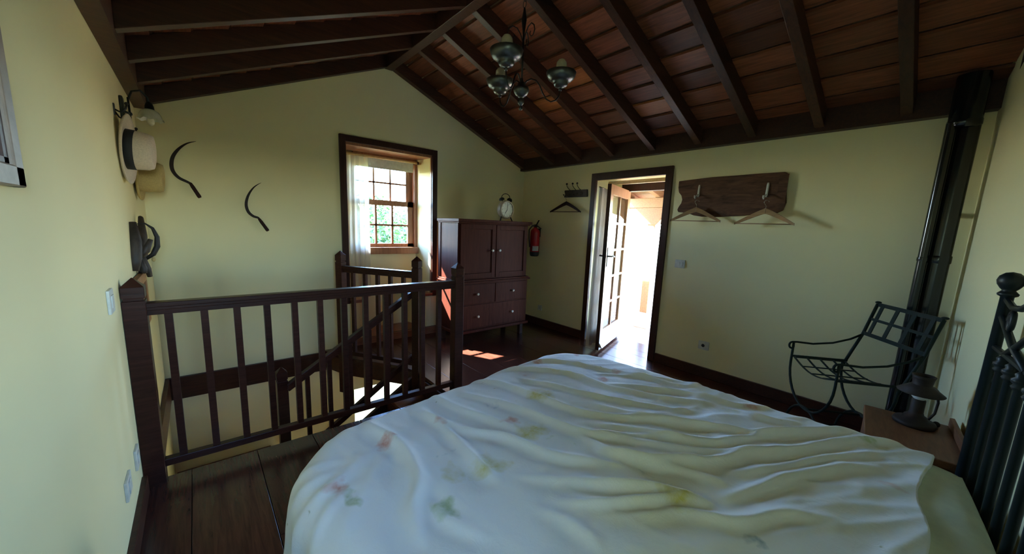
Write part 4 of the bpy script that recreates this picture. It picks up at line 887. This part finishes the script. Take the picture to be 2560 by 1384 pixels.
# inner rounded rectangle
ix0, ix1, iy1, cr = .085, 1.87, 1.87, .27
cxl, cxr, cyr = ix0+cr, ix1-cr, iy1-cr
qx = np.clip(uu, cxl, cxr); qy = np.minimum(vv, cyr)
dx, dy = uu-qx, vv-qy; dist = np.hypot(dx, dy); dd_ = np.maximum(dist-cr, 0)
nx_, ny_ = np.where(dist > 1e-6, dx/np.maximum(dist, 1e-6), 0), np.where(dist > 1e-6, dy/np.maximum(dist, 1e-6), 0)
R_ = .13
arc = np.minimum(dd_/R_, math.pi/2)
outw = R_*np.sin(arc); down = R_*(1-np.cos(arc)) + np.maximum(dd_-R_*math.pi/2, 0)
drop_f = np.clip((down-.05)/.25, 0, 1)
peri = np.arctan2(dy, dx)*cr*1.6 + qy*1.0 - qx*1.0
wave = .020*np.sin(peri*19+.6)+.012*np.sin(peri*41+2)
outw2 = outw + drop_f*(.015 + wave)
k_ = np.where(dist > cr, (cr+outw2)/np.maximum(dist, 1e-6), 1.0)
px, py = qx+dx*k_, qy+dy*k_
tz = .562 + .025*np.exp(-((uu-1.0)/.7)**2 - ((vv-1.1)/.7)**2)*1.0 - down
# folds
h = np.zeros_like(uu); top_w = np.clip(1-drop_f*1.2, 0.05, 1)
for line, amp in FOLDS:
    Q = smooth_poly(line); best = np.full(uu.shape, 9.0); tt = np.zeros_like(uu); sg = np.zeros_like(uu); n = len(Q)-1
    for i in range(n):
        ax, ay = Q[i]; bx, by_ = Q[i+1]; lx_, ly_ = bx-ax, by_-ay; l2 = lx_*lx_+ly_*ly_+1e-12
        t_ = np.clip(((uu-ax)*lx_+(vv-ay)*ly_)/l2, 0, 1); ex_, ey_ = uu-(ax+t_*lx_), vv-(ay+t_*ly_); d_ = np.hypot(ex_, ey_)
        s_ = np.sign(lx_*(vv-ay)-ly_*(uu-ax)); mk = d_ < best
        best = np.where(mk, d_, best); tt = np.where(mk, (i+t_)/n, tt); sg = np.where(mk, s_, sg)
    env = np.sin(np.pi*np.clip(tt*.86+.07, 0, 1))**.7; wdt = .0135*(.8+.5*amp)
    wl_ = np.where(sg > 0, wdt*1.7, wdt*.75)
    h += .025*amp*env*np.exp(-(best/wl_)**1.2) - .0065*amp*env*np.exp(-((best-2.1*wdt)/(wdt*1.5))**2)
# radiating puckers at the near foot corner
for (cu, cv, a0, a1, nf, am) in ((.42, 1.75, -2.9, -1.3, 5, .010), (.30, 1.60, 2.4, 3.6, 4, .010)):
    th = np.arctan2(vv-cv, uu-cu); rr = np.hypot(uu-cu, vv-cv)
    for kf in range(nf):
        a = a0+(a1-a0)*(kf+.5)/nf; df = np.abs((th-a+math.pi) % (2*math.pi)-math.pi)*rr
        h += am*np.exp(-(df/.025)**2)*np.exp(-((rr-.32)/.2)**2)
nz = np.array([[noise.fractal(Vector((uu[j, i]*2.6, vv[j, i]*2.6, 0)), .9, 2.0, 3) for i in range(0, NU, 2)] for j in range(0, NV, 2)])
nz = np.repeat(np.repeat(nz, 2, 0), 2, 1)[:NV, :NU]
ker = lambda a: (a + np.roll(a, 1, 0) + np.roll(a, -1, 0) + np.roll(a, 1, 1) + np.roll(a, -1, 1))/5
for _ in range(3): nz = ker(nz)
n2 = np.array([[noise.noise(Vector((uu[j, i]*9 + vv[j, i]*4, vv[j, i]*16 - uu[j, i]*5, 3))) for i in range(NU)] for j in range(NV)])
wr_ = np.clip((uu-.45)/.7, 0, 1)
def ridged(tx, ty, fa, fb, sd_):
    a_ = (uu*tx+vv*ty)*fb; b_ = (-uu*ty+vv*tx)*fa
    g = np.array([[noise.noise(Vector((a_[j, i], b_[j, i], sd_))) for i in range(NU)] for j in range(NV)])
    return (1-np.minimum(1, np.abs(g)*2.6))**2.2
rg = ridged(.80, -.60, 9.5, 1.5, 5.0)*wr_*np.clip((1.35-vv)/.4, .35, 1) + ridged(.15, -.99, 8, 1.4, 9.0)*(1-wr_)*.7
fine = .0020*n2*np.clip((uu-.5)/1.0, .25, 1) + .0085*rg*(1 + .3*n2)
h = h + .010*nz + fine
for _ in range(2): h[1:-1, 1:-1] = ker(h)[1:-1, 1:-1]
zz = tz + h*top_w
px = px + nx_*h*drop_f*.8; py = py + ny_*h*drop_f*.8
vs = np.stack([px, py, zz], -1).reshape(-1, 3)
fs = [(j*NU+i, j*NU+i+1, (j+1)*NU+i+1, (j+1)*NU+i) for j in range(NV-1) for i in range(NU-1)]
me = bpy.data.meshes.new('duvet'); me.from_pydata([tuple(map(float, p)) for p in vs], [], fs); me.polygons.foreach_set('use_smooth', [True]*len(fs)); me.update()
du = bpy.data.objects.new('duvet', me); C.objects.link(du); du.matrix_world = BM; me.materials.append(M['duvet'])
sm = du.modifiers.new('thickness', 'SOLIDIFY'); sm.thickness = .012; sm.offset = -1
tag(du, 'crumpled white floral duvet spread over the iron bed', 'duvet')

# ------------------------------------------------------------------ curtains and blind
def curtain(name, label, x0, x1, y, z0, z1, mat, waves, amp, gather=0.0, scallop=0.0, dirv=(1, 0), seed=0):
    n, m_ = 90, 26; b = MB(); vs = []; d = Vector((dirv[0], dirv[1], 0)).normalized(); nr = Vector((-d.y, d.x, 0)); c = (x0+x1)/2
    for j in range(m_+1):
        f = j/m_; z = z1 + (z0-z1)*f; sc_ = 1 + gather*(f - .5)
        for i in range(n+1):
            u = i/n; s_ = (x0-c + (x1-x0)*u)*sc_; wv = amp*(math.sin(u*waves*2*math.pi + seed) + .4*math.sin(u*waves*4.3*math.pi + 1 + 1.5*f))*(.45+.55*f)
            zz_ = z + (scallop*abs(math.sin(u*waves*math.pi*1.5)) if j == m_ else 0)
            p = Vector((0, 0, 0)) + d*s_ + nr*wv; vs.append((p.x, p.y, zz_))
    fs = [(j*(n+1)+i, j*(n+1)+i+1, (j+1)*(n+1)+i+1, (j+1)*(n+1)+i) for j in range(m_) for i in range(n)]
    return b, vs, fs
ct = thing('net_curtain', 'cream net curtain hanging at one side of the sash window', 'curtain', (1.78, 4.55, .56))
b, vs, fs = curtain('c', '', 0, .31, 0, .56, 2.17, 'net', 5, .016, .06)
b.add([(v[0]+1.775, v[1]+4.57, v[2]) for v in vs], fs, True); b.build('cloth', 'net', ct)
cr_ = thing('curtain_rod', 'pale round curtain rod under the window lintel', 'rod', (2.1, 4.58, 2.19))
b = MB(); b.tube([(1.615, 4.57, 2.185), (2.60, 4.57, 2.185)], .015, 12); b.build('pole', 'bamboo', cr_)
b = MB(); b.lathe([(.016, 0), (.02, .004), (.02, .02), (.016, .024)], (2.545, 4.57, 2.185), (1, 0, 0), 14); b.build('ring', 'dark_metal', cr_)
rb = thing('roller_blind', 'pale roller blind drawn up at the top of the window', 'blind', (2.2, 4.66, 2.1))
MB().box((1.80, 4.645, 2.075), (2.53, 4.649, 2.20)).build('blind_cloth', 'shade_cloth', rb); b = MB(); b.tube([(1.80, 4.647, 2.075), (2.53, 4.647, 2.075)], .006, 8); b.build('bottom_bar', 'shade_cloth', rb)
dc = thing('door_curtain', 'gathered pale net curtain hanging behind the open door', 'curtain', (3.95, 2.76, .08))
b, vs, fs = curtain('d', '', 0, .34, 0, .06, 1.90, 'net2', 6, .022, .25, .02, (.94, .34), 2)
b.add([(v[0]+3.965, v[1]+2.70, v[2]) for v in vs], fs, True); b.build('cloth', 'net2', dc)
b = MB(); b.tube([(3.80, 2.645, 1.905), (4.16, 2.775, 1.905)], .007, 8); b.build('rod', 'chrome', dc)

# ------------------------------------------------------------------ terrace
tf = struct('terrace_floor', 'sunlit tiled terrace outside the door')
MB().box((4.68, -1.5, -0.35), (9.0, 3.62, -0.045)).build('slab', 'stone', tf)
tl = MB().box((.003, .003, -.045), (.297, .297, -.03)).mesh('terrace_tile'); tl.materials.append(M['tile'])
for i in range(13):
    for j in range(9): inst(tl, 'terrace_tile', tf, (4.69+.3*i, .68+.3*j, 0))
MB().box((4.62, 2.05, -.045), (4.69, 2.85, -.005)).build('threshold', 'stone', tf)
tw = struct('terrace_wall', 'low terrace parapet wall')
MB().box((4.68, 3.38, -.05), (9.0, 3.55, .25)).build('parapet', 'wall_out', tw); MB().box((4.68, 3.36, .25), (9.0, 3.57, .29)).build('coping', 'white_paint', tw)
MB().box((8.85, -1.5, -.05), (9.0, 3.38, .25)).build('parapet', 'wall_out', tw)
bs = thing('terrace_balustrade', 'white wooden balustrade at the end of the terrace', 'railing', (6.8, 3.45, .29))
MB().box((4.70, 3.42, .80), (8.95, 3.50, .86)).build('handrail', 'white_paint', bs, bevel=.005); MB().box((4.70, 3.43, .31), (8.95, 3.49, .35)).build('bottom_rail', 'white_paint', bs)
pr = []
N_ = 16
for k in range(N_+1):
    f = k/N_; hw = .032 + .016*math.sin(f*math.pi*3)**2 - .012*(abs(f-.5) < .1); pr.append((hw, .35+.45*f))
poly = [(-a, z) for a, z in pr] + [(a, z) for a, z in pr[::-1]]
bb_ = MB().prism(poly[::-1], XZ, -.012, .012).mesh('baluster'); bb_.materials.append(M['white_paint'])
for k in range(31): inst(bb_, 'baluster', bs, (4.83+.135*k, 3.46, 0))
pp = thing('porch_post', 'square wooden terrace post with a stepped bracket on top', 'post', (5.6, 2.97, -.03))
MB().box((5.54, 2.91, .20), (5.66, 3.03, 1.57)).build('shaft', 'porch', pp, bevel=.006)
MB().prism([(2.60, 1.79), (2.60, 1.72), (2.70, 1.68), (2.78, 1.66), (2.84, 1.60), (2.90, 1.54), (3.04, 1.54), (3.10, 1.60), (3.16, 1.66), (3.24, 1.68), (3.40, 1.72), (3.42, 1.79)], YZ, 5.53, 5.67).build('bracket', 'porch', pp, bevel=.004)
b = MB(); b.hexa([(5.48, 2.85, -.03), (5.72, 2.85, -.03), (5.72, 3.09, -.03), (5.48, 3.09, -.03), (5.53, 2.90, .20), (5.67, 2.90, .20), (5.67, 3.04, .20), (5.53, 3.04, .20)]); b.build('stone_base', 'stone', pp, bevel=.01)
rs = struct('porch_roof', 'wooden rafters and boards over the terrace')
MB().box((5.52, -1.5, 1.79), (5.68, 3.46, 1.93)).build('plate_beam', 'porch', rs, bevel=.005)
for y in (3.40, 2.90, 2.40, 1.90, 1.40, .9, .4):
    MB().prism([(4.69, 2.16), (6.15, 1.77), (6.15, 1.86), (4.69, 2.26)], XZ, y-.04, y+.04).build('rafter', 'porch', rs, bevel=.004)
for k in range(9):
    xa = 4.69+.163*k; za = 2.265-.268*(xa-4.69); zb = za-.268*.163-.008
    MB().hexa([(xa+.003, -1.5, za), (xa+.160, -1.5, zb), (xa+.160, 3.5, zb), (xa+.003, 3.5, za), (xa+.003, -1.5, za+.02), (xa+.160, -1.5, zb+.02), (xa+.160, 3.5, zb+.02), (xa+.003, 3.5, za+.02)]).build('roof_board', 'porch', rs)
MB().prism([(4.69, 2.30), (6.2, 1.90), (6.2, 1.95), (4.69, 2.36)], XZ, -1.5, 3.52).build('roof_tiles', 'tile', rs)

# ------------------------------------------------------------------ ground and trees
tag(MB().box((-150, -150, -4.2), (150, 200, -4.0)).build('ground', 'ground'), 'open ground outside the house', kind='structure')
def tree(x, y, z0, h, r, label, seed):
    rnd = random.Random(seed); t = thing('leafy_tree', label, 'tree', (x, y, z0), 0, 'trees outside the sash window')
    b = MB(); b.tube([(x, y, z0), (x+.2, y, z0+h*.4), (x-.1, y+.1, z0+h*.75)], [.22, .16, .08], 8); b.build('trunk', 'bark', t)
    b = MB(); blobs = [(x+rnd.uniform(-.6, .6)*r, y+rnd.uniform(-.6, .6)*r, z0+h-r*.9+rnd.uniform(-.9, .7)*r, r*rnd.uniform(.4, .65)) for _ in range(11)]
    for _ in range(3600):
        bx, by2, bz, brr = rnd.choice(blobs); v = Vector((rnd.gauss(0, 1), rnd.gauss(0, 1), rnd.gauss(0, 1))).normalized()*brr*rnd.uniform(.75, 1.05)
        c = Vector((bx, by2, bz))+v; a = Vector((rnd.gauss(0, 1), rnd.gauss(0, 1), rnd.gauss(0, .6))).normalized(); q_ = a.cross(Vector((rnd.gauss(0, 1), rnd.gauss(0, 1), 1))).normalized(); s_ = rnd.uniform(.10, .2)
        b.add([c-a*s_, c+q_*s_*.5, c+a*s_, c-q_*s_*.5], [(0,1,2,3)])
    o = b.build('foliage', 'leaf', t); o['kind'] = 'stuff'
T = [(7.6, 24, 5.8, 2.6, 'leafy tree outside the window behind the curtain'), (10.6, 25, 6.4, 2.7, 'tall leafy tree in the middle of the window'), (12.2, 23.5, 4.9, 2.0, 'lower leafy tree at the right of the window'),
     (9.2, 22, 4.4, 2.2, 'bushy tree below the middle of the window view'), (14.2, 27, 4.6, 2.2, 'small leafy tree at the far right of the window view'), (4.6, 25, 6.0, 2.6, 'leafy tree outside hidden mostly by the curtain')]
for i, (x, y, h_, r_, lab) in enumerate(T): tree(x, y, -4.0, h_+.5, r_, lab, i)
